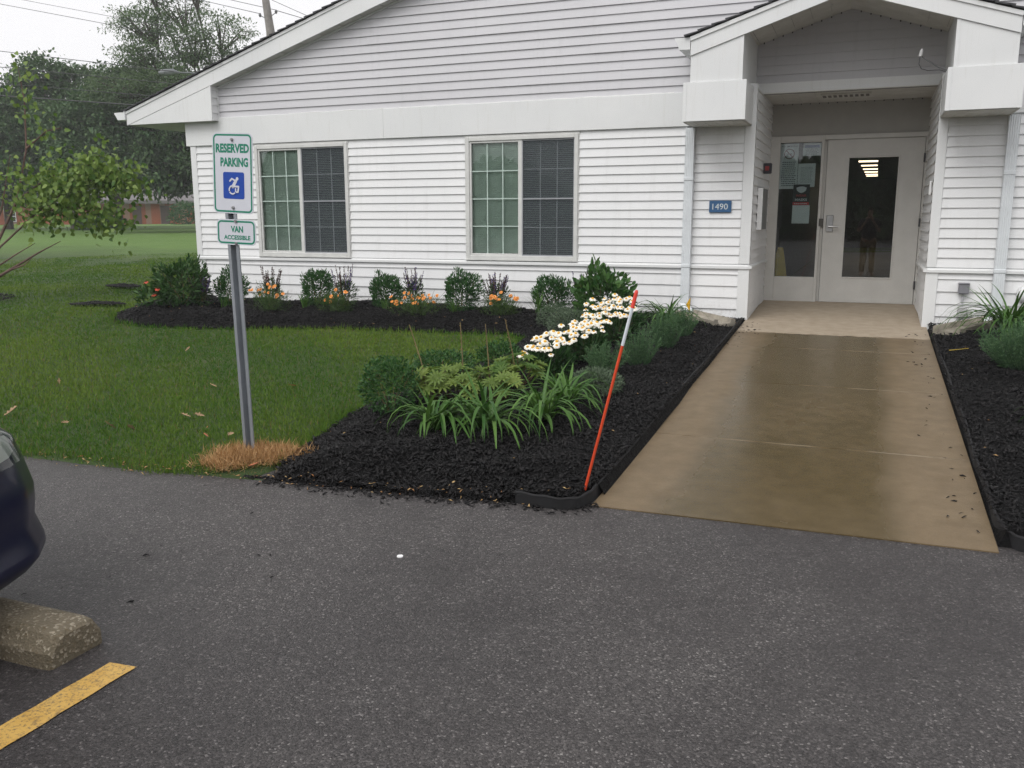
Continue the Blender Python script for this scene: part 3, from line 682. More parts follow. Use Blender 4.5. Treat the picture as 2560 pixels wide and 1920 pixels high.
# windows --------------------------------------------------------------------------------
M_BLIND = simple('blind_slat', (.70, .71, .68), .6, var=.1)
k = NT('insect_screen'); k.n.remove(k.b); t_ = k.add('ShaderNodeBsdfTransparent'); d_ = k.add('ShaderNodeBsdfDiffuse'); d_.inputs[0].default_value = (.105, .118, .13, 1)
ms = k.add('ShaderNodeMixShader'); ms.inputs[0].default_value = .34; k.link(t_.outputs[0], ms.inputs[1]); k.link(d_.outputs[0], ms.inputs[2]); k.link(ms.outputs[0], k.o.inputs[0]); M_SCR = k.m
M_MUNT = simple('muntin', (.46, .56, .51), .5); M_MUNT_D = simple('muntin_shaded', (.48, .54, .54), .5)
def window(x0, x1, z0=.962, z1=2.45):
    mb = MB(); fw = .048
    for a, b in (((x0, z0), (x0+fw, z1)), ((x1-fw, z0), (x1, z1)), ((x0+fw, z1-fw), (x1-fw, z1)), ((x0+fw, z0), (x1-fw, z0+fw))):
        mb.bbox((a[0], FY-.030, a[1]), (b[0], FY+.09, b[1]), .004)
    for a, b in (((x0-.012, z0-.006), (x0, z1+.02)), ((x1, z0-.006), (x1+.012, z1+.02)), ((x0, z1), (x1, z1+.02))):
        mb.bbox((a[0], FY-.018, a[1]), (b[0], FY+.02, b[1]), .002)
    mb.bbox((x0-.01, FY-.045, z0-.012), (x1+.01, FY+.05, z0-.001), .003)
    win = mb.build('window', M_FRAME, bld)
    xm = x0+.735
    a0, a1, b0, b1 = x0+fw, xm+.012, z0+fw, z1-fw
    mb = MB(); sw = .026
    for p, q in (((a0, b0), (a0+sw, b1)), ((a1-.05, b0), (a1, b1)), ((a0+sw, b1-sw), (a1-.05, b1)), ((a0+sw, b0), (a1-.05, b0+sw))): mb.bbox((p[0], FY-.016, p[1]), (q[0], FY+.02, q[1]), .003)
    sash = mb.build('sash', M_FRAME, win)
    gL, gR, gb, gt = a0+sw, a1-.05, b0+sw, b1-sw
    mb = MB(); mb.box((gL, FY+.006, gb), (gR, FY+.011, gt)); mb.build('pane', M_GL_L, win)
    mb = MB()
    for i in (1, 2): x = gL+(gR-gL)*i/3; mb.box((x-.0065, FY+.001, gb), (x+.0065, FY+.005, gt))
    for i in (1, 2, 3): z = gb+(gt-gb)*i/4; mb.box((gL, FY+.0015, z-.0065), (gR, FY+.0055, z+.0065))
    mb.build('muntin', M_MUNT, win)
    c0, c1 = a1+.012, x1-fw-.012
    mb = MB()
    for p, q in (((a1, b0), (c0, b1)), ((c1, b0), (x1-fw, b1)), ((c0, b1-.016), (c1, b1)), ((c0, b0), (c1, b0+.016)), ((c0, 1.692), (c1, 1.708))): mb.box((p[0], FY-.012, p[1]), (q[0], FY+.002, q[1]))
    mb.build('screen_frame', simple('screen_frame', (.30, .31, .33), .5), win)
    mb = MB(); mb.box((c0, FY-.004, b0+.016), (c1, FY-.003, 1.692)); mb.box((c0, FY-.004, 1.708), (c1, FY-.003, b1-.016)); mb.build('insect_screen', M_SCR, win)
    mb = MB(); mb.box((a1, FY+.026, b0), (x1-fw, FY+.031, b1)); mb.build('pane', M_GL_L, win)
    mb = MB()
    for i in (1, 2): x = c0+(c1-c0)*i/3; mb.box((x-.0065, FY+.019, b0), (x+.0065, FY+.024, b1))
    for i in (1, 2, 3): z = b0+(b1-b0)*i/4; mb.box((c0, FY+.0185, z-.0065), (c1, FY+.0235, z+.0065))
    mb.build('muntin', M_MUNT_D, win)
    mb = MB(); z = b0+.01
    while z < b1-.01:
        for (p, q) in ((x0+fw+.004, xm-.02), (xm+.0, x1-fw-.004)):
            op = p > xm-.01        # right-hand slats are tilted open
            zt_ = z+(.009 if op else .0235)
            mb.add([(p, FY+.046, z), (q, FY+.046, z), (q, FY+.058, zt_), (p, FY+.058, zt_), (p, FY+.047, z-.0012), (q, FY+.047, z-.0012)], [(0, 1, 2, 3), (4, 5, 1, 0)])
        z += .0225
    mb.build('blind', M_BLIND, win)
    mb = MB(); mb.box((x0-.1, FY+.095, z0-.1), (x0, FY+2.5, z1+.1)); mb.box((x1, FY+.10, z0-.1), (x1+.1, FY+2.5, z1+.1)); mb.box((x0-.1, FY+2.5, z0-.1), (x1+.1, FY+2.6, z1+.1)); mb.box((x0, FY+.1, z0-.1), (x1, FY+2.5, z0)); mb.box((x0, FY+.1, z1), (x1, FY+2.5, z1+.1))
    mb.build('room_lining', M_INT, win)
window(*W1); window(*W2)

# corridor seen through the door
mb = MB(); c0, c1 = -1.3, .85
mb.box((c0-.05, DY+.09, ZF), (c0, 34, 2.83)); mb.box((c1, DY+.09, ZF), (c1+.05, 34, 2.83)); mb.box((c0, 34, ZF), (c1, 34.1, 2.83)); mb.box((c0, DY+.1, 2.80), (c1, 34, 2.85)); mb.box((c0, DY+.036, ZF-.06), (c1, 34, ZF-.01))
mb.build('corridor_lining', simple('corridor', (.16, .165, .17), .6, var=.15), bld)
M_LAMP = simple('lit_diffuser', (.9, .8, .65), .5, emit=((1, .74, .50), 3.2))
for y, a, b in ((22.6, -.35, .10), (24.4, -.31, .10), (26.2, -.28, .12), (27.8, -.25, .13), (29.3, -.23, .14), (30.4, -.21, .15)):
    o = MB(); o.bbox((a, y-.32, 2.765), (b, y+.32, 2.80), .004); lt = o.build('ceiling_light', simple('light_housing', (.6, .6, .58), .5), loc=(0, y, 2.8))
    tag(lt, {22.6: 'lit ceiling light in the corridor, nearest to the entrance door', 24.4: 'lit ceiling light in the corridor, second from the entrance door', 26.2: 'lit ceiling light in the corridor, third from the entrance door', 27.8: 'lit ceiling light in the corridor, third from the far end', 29.3: 'lit ceiling light in the corridor, second from the far end', 30.4: 'lit ceiling light in the corridor, at the far end'}[y], 'ceiling light', 'lit corridor ceiling lights')
    o = MB(); o.box((a+.015, y-.30, 2.7635), (b-.015, y+.30, 2.7648)); o.build('diffuser', M_LAMP, lt)

# downspouts ---------------------------------------------------------------------------
def downspout(x0, x1, label, foot):
    r = thing('downspout', label, 'downspout', ((x0+x1)/2, FY-.04, .36))
    mb = MB(); n_ = 5; w_ = (x1-x0)/n_; pl = []
    for i in range(n_): pl += [(x0+i*w_, FY-.098), (x0+i*w_+w_*.5, FY-.094)]
    pl += [(x1, FY-.098), (x1+.001, FY-.016), (x0-.001, FY-.016)]
    mb.prism(pl, 2, .50, 2.455); mb.build('pipe', M_GREYTRIM, r)
    mb = MB(); mb.add([(x0, FY-.098, .50), (x1, FY-.098, .50), (x1, FY-.016, .50), (x0, FY-.016, .50), (x0+foot*.08, FY-.20, .43), (x1+foot*.08, FY-.20, .43), (x1+foot*.08, FY-.16, .37), (x0+foot*.08, FY-.16, .37)], [(0, 1, 5, 4), (1, 2, 6, 5), (2, 3, 7, 6), (3, 0, 4, 7), (4, 5, 6, 7)]); mb.build('elbow', M_GREYTRIM, r)
    for z in (.93, 1.9):
        mb = MB(); mb.bbox((x0-.004, FY-.102, z-.018), (x1+.004, FY-.014, z+.018), .003); mb.build('strap', M_GREYTRIM, r)
downspout(-1.973, -1.877, 'pale ribbed downspout on the siding left of the house number', 1); downspout(1.206, 1.306, 'pale ribbed downspout right of the electrical boxes', -1)

# small things on the walls --------------------------------------------------------------
M_WHITE = simple('white_print', (.78, .78, .78), .5, var=.03); M_BLUE = simple('sign_blue', (.012, .07, .25), .45, var=.1)
r = thing('house_number', 'blue house number plaque reading 1490 beside the entrance', 'sign', (-1.57, FY-.02, 1.6))
mb = MB(); mb.bbox((-1.692, FY-.032, 1.527), (-1.447, FY-.014, 1.657), .004); mb.build('plaque', simple('plaque_blue', (.03, .10, .22), .45, var=.1), r)
mb = MB(); put_text(mb, '1490', .17, .066, (-1.57, FY-.034, 1.592), (1, 0, 0), (0, 0, 1), bold=.0); mb.build('numerals', simple('numeral_grey', (.62, .66, .66), .5), r)
M_GREYBOX = simple('grey_box_paint', (.20, .20, .22), .5, var=.15)
r = thing('outlet_box', 'grey weatherproof outlet box with conduit below it on the siding', 'electrical box', (.945, FY-.03, .74))
mb = MB(); mb.bbox((.897, FY-.085, .690), (.996, FY-.013, .80), .008); mb.build('cover', M_GREYBOX, r); mb = MB(); mb.bbox((.893, FY-.092, .788), (1.0, FY-.013, .804), .004); mb.build('hood', M_GREYBOX, r)
mb = MB(); mb.tube([(.945, FY-.035, .69), (.945, FY-.035, .56)], .012, 10); mb.build('conduit', simple('grey_conduit', (.42, .42, .44), .5), r)
r = thing('junction_box', 'light grey junction box low on the siding near the mulch', 'electrical box', (.95, FY-.03, .50))
mb = MB(); mb.bbox((.907, FY-.065, .447), (.996, FY-.013, .556), .006); mb.build('cover', simple('pale_box_paint', (.42, .42, .42), .5, var=.15), r); mb = MB(); mb.tube([(.95, FY-.035, .447), (.95, FY-.035, .30)], .012, 10); mb.build('conduit', simple('grey_conduit', (.42, .42, .44), .5), r)
mb = MB(); mb.tube([(1.52, FY-.10, .70), (1.52, FY-.07, .70), (1.52, FY-.012, .70)], [.03, .085, .09], 20); tag(mb.build('vent_cap', M_TRIM, loc=(1.52, FY-.05, .7), smooth=True), 'round white vent cap on the siding at the right edge', 'vent cap')
r = thing('alarm_strobe', 'small black alarm box with red square on the left entry wall', 'alarm', (-1.22, 11.1, 2.05))
mb = MB(); mb.bbox((-1.216, 11.05, 1.985), (-1.125, 11.13, 2.105), .006); mb.build('housing', simple('strobe_black', (.012, .012, .02), .5), r); mb = MB(); mb.bbox((-1.195, 11.042, 2.02), (-1.15, 11.0495, 2.07), .002); mb.build('lens', simple('strobe_red', (.30, .02, .02), .4), r)
r = thing('mailbox', 'slim grey metal wall box with white front edge on the left entry wall', 'mailbox', (-1.21, 10.9, 1.57))
mb = MB(); mb.bbox((-1.216, 10.64, 1.335), (-1.165, 11.18, 1.80), .004); mb.build('case', simple('mailbox_grey', (.26, .27, .27), .4, .3), r); mb = MB(); mb.bbox((-1.216, 10.62, 1.33), (-1.16, 10.639, 1.805), .003); mb.build('end_panel', M_TRIM, r)
mb = MB(); mb.bbox((.555, 10.36, 1.70), (.576, 10.43, 1.84), .004); tag(mb.build('switch_plate', M_TRIM, loc=(.57, 10.4, 1.77)), 'small white plate on the right entry wall near the corner', 'switch plate')
r = thing('security_camera', 'small white camera on an arm under the porch gable with dangling cable', 'camera', (.50, 10.0, 2.95))
mb = MB(); mb.tube([(.350, 9.90, 3.025), (.360, 9.89, 3.08)], [.016, .014], 12); mb.tube([(.360, 9.89, 3.08), (.363, 9.885, 3.092)], [.008, .006], 10); mb.build('camera_body', simple('camera_white', (.75, .75, .75), .4), r, smooth=False)
mb = MB(); mb.tube([(.365, 9.9, 3.02), (.52, 9.92, 2.915), (.63, 9.93, 2.87)], .006, 8); mb.build('arm', simple('arm_grey', (.14, .14, .145), .5), r)
mb = MB(); mb.tube([(.35, 9.9, 3.02), (.345, 9.9, 2.95), (.37, 9.9, 2.905), (.43, 9.9, 2.885), (.53, 9.9, 2.885), (.60, 9.9, 2.86)], .004, 6); mb.build('cable', M_DARK, r)
mb = MB(); mb.bbox((-.62, 11.05, 2.842), (-.08, 11.25, 2.86), .004)
for i in range(9): mb.box((-.60+i*.058, 11.07, 2.836), (-.565+i*.058, 11.23, 2.841), 1)
tag(mb.build('soffit_vent', [M_SOF, simple('vent_slot', (.16, .15, .14), .8)], loc=(-.35, 11.15, 2.83)), 'slotted vent strip in the porch ceiling above the door', 'vent')

# notices inside the sidelight ------------------------------------------------------------
M_PAPER = simple('paper', (.74, .76, .74), .7, var=.04); M_INK = simple('ink', (.09, .10, .11), .6); M_RED = simple('notice_red', (.62, .035, .04), .5); M_NBLK = simple('notice_black', (.012, .012, .014), .5)
YN = DY+.032
def sheet(x0, z0, x1, z1, label, y=YN, m=None):
    r = thing('notice', label, 'notice', ((x0+x1)/2, y, z0), 'notices on the sidelight glass')
    mb = MB(); mb.box((x0, y, z0), (x1, y+.001, z1)); mb.build('paper', m or M_PAPER, r); return r
def lines(mb, x0, x1, z0, z1, n, y, mi=0):
    for i in range(n):
        z = z1-(z1-z0)*(i+.5)/n; hh = (z1-z0)/n*.22; x = x0+random.uniform(0, .008)
        while x < x1-.015:
            w_ = random.uniform(.008, .026); mb.box((x, y-.0006, z-hh), (min(x+w_, x1), y-.0002, z+hh), mi); x += w_+.005
def ring(mb, cx, cz, r0_, r1_, y, n=32, mi=0):
    mb.add([(cx+rr_*math.cos(2*math.pi*i/n), y, cz+rr_*math.sin(2*math.pi*i/n)) for rr_ in (r0_, r1_) for i in range(n)], [(i, (i+1) % n, n+(i+1) % n, n+i) for i in range(n)], mi)
x0, x1, z0, z1 = dx(-1.183)+.006, dx(-.944), dzz(1.852), dzz(2.440)
r = sheet(x0, z0, x1, z1, 'tall no smoking notice with crossed cigarette ring on the sidelight'); cxn, czn = (x0+x1)/2, dzz(2.31)
mb = MB(); ring(mb, cxn, czn, .052, .064, YN-.0008); mb.add([(cxn-.045, YN-.0007, czn+.037), (cxn-.037, YN-.0007, czn+.045), (cxn+.045, YN-.0007, czn-.037), (cxn+.037, YN-.0007, czn-.045)], [(0, 1, 2, 3)]); mb.box((cxn-.04, YN-.0006, czn-.008), (cxn+.03, YN-.0003, czn+.004), 1)
put_text(mb, 'NO SMOKING', .19, .022, (cxn, YN-.0006, z1-.03), (1, 0, 0), (0, 0, 1), 1); mb.build('symbol', [simple('dull_red', (.16, .05, .045), .6), M_INK], r)
mb = MB(); lines(mb, x0+.02, x1-.02, z0+.03, czn-.09, 13, YN); mb.build('print', M_INK, r)
x0, x1, z0, z1 = dx(-.89), dx(-.660), dzz(2.28), dzz(2.44); r = sheet(x0, z0, x1, z1, 'white notice with a blue heading in the top corner of the sidelight')
mb = MB(); mb.box((x0+.02, YN-.0006, z1-.055), (x1-.02, YN-.0002, z1-.02)); mb.build('heading', simple('heading_blue', (.05, .10, .26), .5), r); mb = MB(); lines(mb, x0+.03, x1-.03, z0+.01, z1-.06, 5, YN); mb.build('print', M_INK, r)
x0, x1, z0, z1 = dx(-.940), dx(-.718), dzz(1.872), dzz(2.180); r = sheet(x0, z0, x1, z1, 'plain typed letter taped between the smoking and the mask notice', YN+.003); mb = MB(); lines(mb, x0+.03, x1-.03, z0+.05, z1-.04, 12, YN+.003); mb.build('print', simple('faint_ink', (.4, .42, .42), .6), r)
x0, x1, z0, z1 = dx(-.986), dx(-.775), dzz(1.636), dzz(1.908); r = sheet(x0, z0, x1, z1, 'black notice with a white face mask, red band and the word MASKS', YN-.003, M_NBLK); y = YN-.0038; cxn = (x0+x1)/2
mb = MB(); c_ = z1-.062; pts = [(-.062, .022), (-.03, .034), (0, .038), (.03, .034), (.062, .022), (.055, -.012), (.03, -.034), (0, -.044), (-.03, -.034), (-.055, -.012)]
mb.add([(cxn+a, y, c_+b) for a, b in pts], [tuple(range(10))]); mb.build('mask_symbol', M_WHITE, r); mb = MB(); put_text(mb, 'MASKS', .145, .030, (cxn, y, z0+.068), (1, 0, 0), (0, 0, 1), bold=.02); mb.build('lettering', M_WHITE, r)
mb = MB(); mb.box((x0, y, z0), (x1, y+.0005, z0+.036)); put_text(mb, 'WEAR', .13, .03, (cxn, y, z0+.118), (1, 0, 0), (0, 0, 1), bold=.02); mb.build('red_band', M_RED, r)
mb = MB(); lines(mb, x0+.02, x1-.02, z0+.008, z0+.028, 1, y-.0004); mb.build('print', M_WHITE, r)
r = sheet(dx(-.986), dzz(1.393), dx(-.762), dzz(1.634), 'blank white sheet hung below the black mask notice', YN-.001)
r = thing('wet_floor_sign', 'yellow folding floor sign standing behind the sidelight', 'floor sign', (-1.08, DY+.35, ZF-.01))
mb = MB(); yy = DY+.30
for q in (0, 1):
    y0_, y1_ = yy+q*.02, yy-.09+q*.20
    a = [(-1.21, y1_, ZF-.01), (-.93, y1_, ZF-.01), (-1.03, y0_, 1.06), (-1.11, y0_, 1.06)]
    b = [(p[0], p[1]+.012, p[2]) for p in a]; mb.add(a+b, [(0, 1, 2, 3), (7, 6, 5, 4), (0, 4, 5, 1), (1, 5, 6, 2), (2, 6, 7, 3), (3, 7, 4, 0)])
mb.build('panel', simple('sign_yellow', (.62, .42, .04), .45), r); mb = MB(); mb.bbox((-1.105, yy-.01, 1.055), (-1.035, yy+.04, 1.085), .006); mb.build('handle', simple('sign_yellow', (.62, .42, .04), .45), r)

# ------------------------------------------------------------------ plants
def unit(v): return v/(np.linalg.norm(v, axis=-1, keepdims=True)+1e-9)
def leaf_geo(P, D, N, L, W, fold=.25, belly=.45, curl=.0):
    """n leaves: base point, direction, face normal, length, width -> 6 verts, 2 quads each, folded on the midrib"""
    n = len(P); D = unit(D); Sd = unit(np.cross(D, N)); N = np.cross(Sd, D)
    L = np.broadcast_to(L, n)[:, None]; W = np.broadcast_to(W, n)[:, None]
    tip = P+D*L-N*L*curl
    l1 = P+D*L*belly*.55+Sd*W*.46+N*W*fold*.8; l2 = P+D*L*(belly+.22)+Sd*W*.40+N*W*fold*.6-N*L*curl*.4
    r1 = l1-2*Sd*W*.46; r2 = l2-2*Sd*W*.40
    V = np.stack([P, l1, l2, tip, r2, r1], 1).reshape(-1, 3); o = (np.arange(n)*6)[:, None]
    return V, np.concatenate([o+[0, 1, 2, 3], o+[0, 3, 4, 5]])
def ribbon_geo(P, az, L, el0, el1, W, m=7, twist=0.2):
    """strap leaves that leave at elevation el0 and end pointing at el1; V-folded"""
    n = len(P); t = np.linspace(0, 1, m); az = az[:, None]+rng.normal(0, twist, n)[:, None]*t
    el = el0[:, None]+(el1-el0)[:, None]*t**1.25
    st = (L[:, None]/(m-1)); dx_ = np.cos(el)*np.cos(az)*st; dy_ = np.cos(el)*np.sin(az)*st; dz_ = np.sin(el)*st
    C = np.stack([np.cumsum(dx_, 1)-dx_[:, :1], np.cumsum(dy_, 1)-dy_[:, :1], np.cumsum(dz_, 1)-dz_[:, :1]], 2)+P[:, None, :]
    Sd = np.stack([-np.sin(az), np.cos(az), np.zeros_like(az)], 2); Nn = np.stack([-np.sin(el)*np.cos(az), -np.sin(el)*np.sin(az), np.cos(el)], 2)
    wd = (W[:, None]*np.clip(np.minimum(.55+t*2.5, (1-t)*2.4+.04), 0, 1))[:, :, None]
    V = np.stack([C+Sd*wd/2+Nn*wd*.18, C, C-Sd*wd/2+Nn*wd*.18], 2).reshape(-1, 3)
    i = np.arange(m-1); f = np.concatenate([np.stack([i*3+a, i*3+3+a, i*3+4+a, i*3+1+a], 1) for a in (0, 1)])
    return V, (np.arange(n)[:, None, None]*m*3+f[None]).reshape(-1, 4)
def join(geos):
    V, Fc, o = [], [], 0
    for v, f in geos: V.append(v); Fc.append(f+o); o += len(v)
    return np.concatenate(V), np.concatenate(Fc)
def rt(n, per, lo=0, hi=1): return np.repeat(np.clip(rng.normal((lo+hi)/2, (hi-lo)*.3, n), 0, 1), per)
LEAVES = dict(
    daylily=leaf('daylily_leaf', (.034, .100, .018), (.105, .205, .045), .38, .25), tuft=leaf('iris_leaf', (.045, .12, .025), (.11, .21, .05), .4, .3),
    shrub=leaf('shrub_leaf', (.022, .078, .024), (.065, .145, .045), .4, .2), box=leaf('boxwood_leaf', (.020, .070, .020), (.065, .155, .040), .38, .2),
    hyd=leaf('hydrangea_leaf', (.028, .088, .022), (.085, .175, .045), .45, .25), sage=leaf('grey_leaf', (.075, .115, .070), (.15, .20, .13), .7, .15),
    lav=leaf('lavender_leaf', (.060, .130, .060), (.13, .22, .10), .6, .25), lup=leaf('lupine_leaf', (.075, .150, .030), (.22, .29, .07), .45, .35),
    daisy=leaf('daisy_leaf', (.020, .062, .020), (.050, .115, .034), .45, .2), fine=leaf('coreopsis_leaf', (.045, .095, .030), (.10, .16, .05), .5, .25),
    peony=leaf('peony_leaf', (.022, .065, .018), (.055, .125, .032), .42, .22), salv=leaf('salvia_leaf', (.035, .075, .030), (.075, .125, .055), .55, .2))
M_STEM = simple('green_stem', (.07, .12, .035), .55, var=.2); M_BSTEM = simple('brown_stem', (.16, .12, .05), .7, var=.3); M_SPK = leaf('salvia_spike', (.040, .022, .026), (.10, .055, .085), .6, .1)
M_SPKP = leaf('purple_spike', (.07, .05, .15), (.17, .13, .38), .6, .1)
def stems(parent, pts_list, r, mat, name='stem'):
    mb = MB()
    for p in pts_list: mb.tube(p, r, 5)
    return mb.build(name, mat, parent)

def daylily(x, y, R, H, n, label, Lk=1.0, group='daylily clumps', col='daylily'):
    z = bz(x, y); r = thing('daylily', label, 'daylily', (x, y, z), group)
    a = rng.uniform(0, 2*math.pi, n); P = np.column_stack([x+rng.normal(0, .03, n), y+rng.normal(0, .03, n), np.full(n, z-.01)])
    L = rng.uniform(.6, 1.15, n)*Lk*(R*1.0+H*1.25); el0 = rng.uniform(rad(55), rad(88), n); el1 = rng.uniform(rad(-100), rad(-45), n)
    up = rng.uniform(0, 1, n) < .2; el1 = np.where(up, rng.uniform(rad(0), rad(50), n), el1); L = np.where(up, L*.8, L)
    V, Fc = ribbon_geo(P, a, L, el0, el1, rng.uniform(.014, .026, n), 9)
    V[:, 2] = np.maximum(V[:, 2], bed_h(V[:, :2])+.006)
    np_mesh('foliage', V, Fc, LEAVES[col], r, tint=rt(n, 27), smooth=True); return r
def tuft(x, y, H, n, label, spread=.5):
    z = bz(x, y); r = thing('iris_clump', label, 'iris', (x, y, z), 'strap leaved tufts in front of the wall shrubs')
    a = rng.uniform(0, 2*math.pi, n); P = np.column_stack([x+rng.normal(0, .022, n), y+rng.normal(0, .018, n), np.full(n, z-.01)])
    el0 = rng.uniform(rad(70), rad(88), n); el1 = el0-rng.uniform(rad(10), rad(110), n)*spread*1.6
    V, Fc = ribbon_geo(P, a, H*rng.uniform(.7, 1.25, n), el0, el1, rng.uniform(.008, .015, n), 6)
    np_mesh('foliage', V, Fc, LEAVES['tuft'], r, tint=rt(n, 18), smooth=True); return r
def blob_pts(n, c, R, H, lump_=.18, flat=.0, deep=.5):
    d = unit(rng.normal(0, 1, (n, 3))); d[:, 2] = np.abs(d[:, 2])*np.where(rng.uniform(0, 1, n) < .66, 1, -.75); d = unit(d)
    ph = rng.uniform(0, 6.28, 3); lm = 1+lump_*(np.sin(d[:, 0]*4+ph[0])*np.sin(d[:, 1]*4+ph[1])+.6*np.sin(d[:, 2]*6+ph[2]+d[:, 0]*5))
    rr = (deep+(1-deep)*np.sqrt(rng.uniform(0, 1, n)))*lm
    P = np.array(c)+d*np.array([R, R, H])*rr[:, None]; return P, d
def shrub(name, label, cat, x, y, R, H, n, L, W, key, group=None, stemmed=True, up=.5, fold=.3, lump_=.18):
    z = bz(x, y); r = thing(name, label, cat, (x, y, z), group)
    P, d = blob_pts(n, (x, y, z+H*.42), R, H*.58, lump_)
    tq = np.clip((P[:, 2]-z)/H, 0, 1); tp_ = (.80+.24*tq if stemmed else 1.0); P[:, 0] = x+(P[:, 0]-x)*tp_; P[:, 1] = y+(P[:, 1]-y)*tp_
    P[:, 2] = np.maximum(P[:, 2], z+.015+rng.uniform(0, .04, n))
    D = d+rng.normal(0, .5, (n, 3))+np.array([0, 0, up]); N = unit(np.cross(np.cross(D, d+np.array([0, 0, .6])+rng.normal(0, .25, (n, 3))), D))
    Ls = L*rng.uniform(.6, 1.25, n); V, Fc = leaf_geo(P, D, N, Ls, W*rng.uniform(.7, 1.2, n), fold)
    np_mesh('foliage', V, Fc, LEAVES[key], r, tint=rt(n, 6), smooth=False)
    if stemmed:
        stems(r, [[(x, y, z-.02), (x+.3*R*math.cos(a), y+.3*R*math.sin(a), z+H*.3), (x+.75*R*math.cos(a), y+.75*R*math.sin(a), z+H*.75)] for a in np.arange(6)*1.05+random.random()], [.006, .004, .002], M_BSTEM)
    return r
FLOWERS = {}
def flower_mesh(key, npet, r_, w_, droop, cpet, cdisc, rdisc, hdisc):
    mb = MB()
    for ring_ in (0, 1):
        for i in range(npet):
            a = 2*math.pi*(i+.5*ring_)/npet+random.uniform(-.1, .1); L_ = r_*random.uniform(.85, 1.08); dr = droop*random.uniform(.5, 1.4)
            c_, s_ = math.cos(a), math.sin(a); h0 = .002*ring_
            pt = lambda rad_, lat, z: (c_*rad_-s_*lat, s_*rad_+c_*lat, z+h0)
            mb.add([pt(rdisc*.5, -w_*.25, 0), pt(rdisc*.5, w_*.25, 0), pt(L_*.65, w_*.5, -dr*.35), pt(L_, w_*.22, -dr), pt(L_, -w_*.22, -dr), pt(L_*.65, -w_*.5, -dr*.35)], [(0, 1, 2, 5), (5, 2, 3, 4)], 0)
    n_ = 9
    for k, (rr, zz) in enumerate(((rdisc, .001), (rdisc*.8, hdisc*.7), (rdisc*.35, hdisc))):
        mb.v += [(rr*math.cos(2*math.pi*i/n_), rr*math.sin(2*math.pi*i/n_), zz) for i in range(n_)]
    o = len(mb.v)-3*n_
    for k in (0, 1):
        for i in range(n_): mb.f.append([o+k*n_+i, o+k*n_+(i+1) % n_, o+(k+1)*n_+(i+1) % n_, o+(k+1)*n_+i]); mb.m.append(1)
    mb.f.append([o+2*n_+i for i in range(n_)]); mb.m.append(1)
    ob = mb.build('flower', [cpet, cdisc]); me = ob.data; bpy.data.objects.remove(ob); FLOWERS[key] = me; return me
M_PET = simple('white_petal', (.80, .78, .69), .6, var=.05, vs=40); M_DISC = simple('golden_disc', (.78, .42, .03), .7, var=.25, vs=120, bump=.6, bs=400)
M_OPET = simple('orange_petal', (.70, .26, .04), .6, var=.25, vs=50); M_ODISC = simple('rust_disc', (.38, .07, .015), .7, var=.3, vs=120); M_RPET = simple('red_petal', (.55, .07, .03), .6, var=.2, vs=50); M_RDISC = simple('brown_disc', (.10, .03, .015), .8)
flower_mesh('daisy', 11, .034, .013, .012, M_PET, M_DISC, .0135, .010)
flower_mesh('orange', 7, .022, .017, .003, M_OPET, M_ODISC, .009, .004)
flower_mesh('coneflower', 8, .036, .014, .014, M_RPET, M_RDISC, .013, .014)
def put_flower(parent, key, p, nrm, s=1.0, name='flower'):
    o = bpy.data.objects.new(name, FLOWERS[key]); COL.objects.link(o); o.parent = parent; o.location = Vector(p)-Vector(LOC[parent.name])
    q = Vector(nrm).to_track_quat('Z', 'Y'); o.rotation_euler = (q @ Matrix.Rotation(random.uniform(0, 6.28), 3, 'Z').to_quaternion()).to_euler(); o.scale = (s, s, s); return o
def daisies(x, y, R, H, nf, label, cx_, cy_, rx, ry, hf, slope=0.0):
    r = shrub('daisy_clump', label, 'daisies', x, y, R*1.1, H*.94, 1000, .07, .017, 'daisy', 'white daisy clumps', up=.7)
    pts = []
    tries = 0
    while len(pts) < nf and tries < 4000:
        tries += 1
        a = rng.uniform(0, 6.28); q = math.sqrt(rng.uniform(0, 1)); p = np.array([cx_+rx*q*math.cos(a), cy_+ry*q*math.sin(a), 0])
        p[2] = hf+rng.normal(0, .022)+slope*(p[0]-cx_)+.42*(p[1]-cy_)
        if all(np.hypot(*(p-o_)[:2]) > .030 for o_ in pts): pts.append(p)
    for p in pts: put_flower(r, 'daisy', p, (rng.normal(.1, .22), -.55+rng.normal(0, .22), 1), rng.uniform(.72, 1.05))
    stems(r, [[(x+(p[0]-x)*.3, y+(p[1]-y)*.3, bz(x, y)+.05), ((x+p[0])/2+(p[0]-x)*.2, (y+p[1])/2+(p[1]-y)*.2, (bz(x, y)+p[2])/2), tuple(p-[0, 0, .002])] for p in pts], [.003, .0025, .002], M_STEM); return r
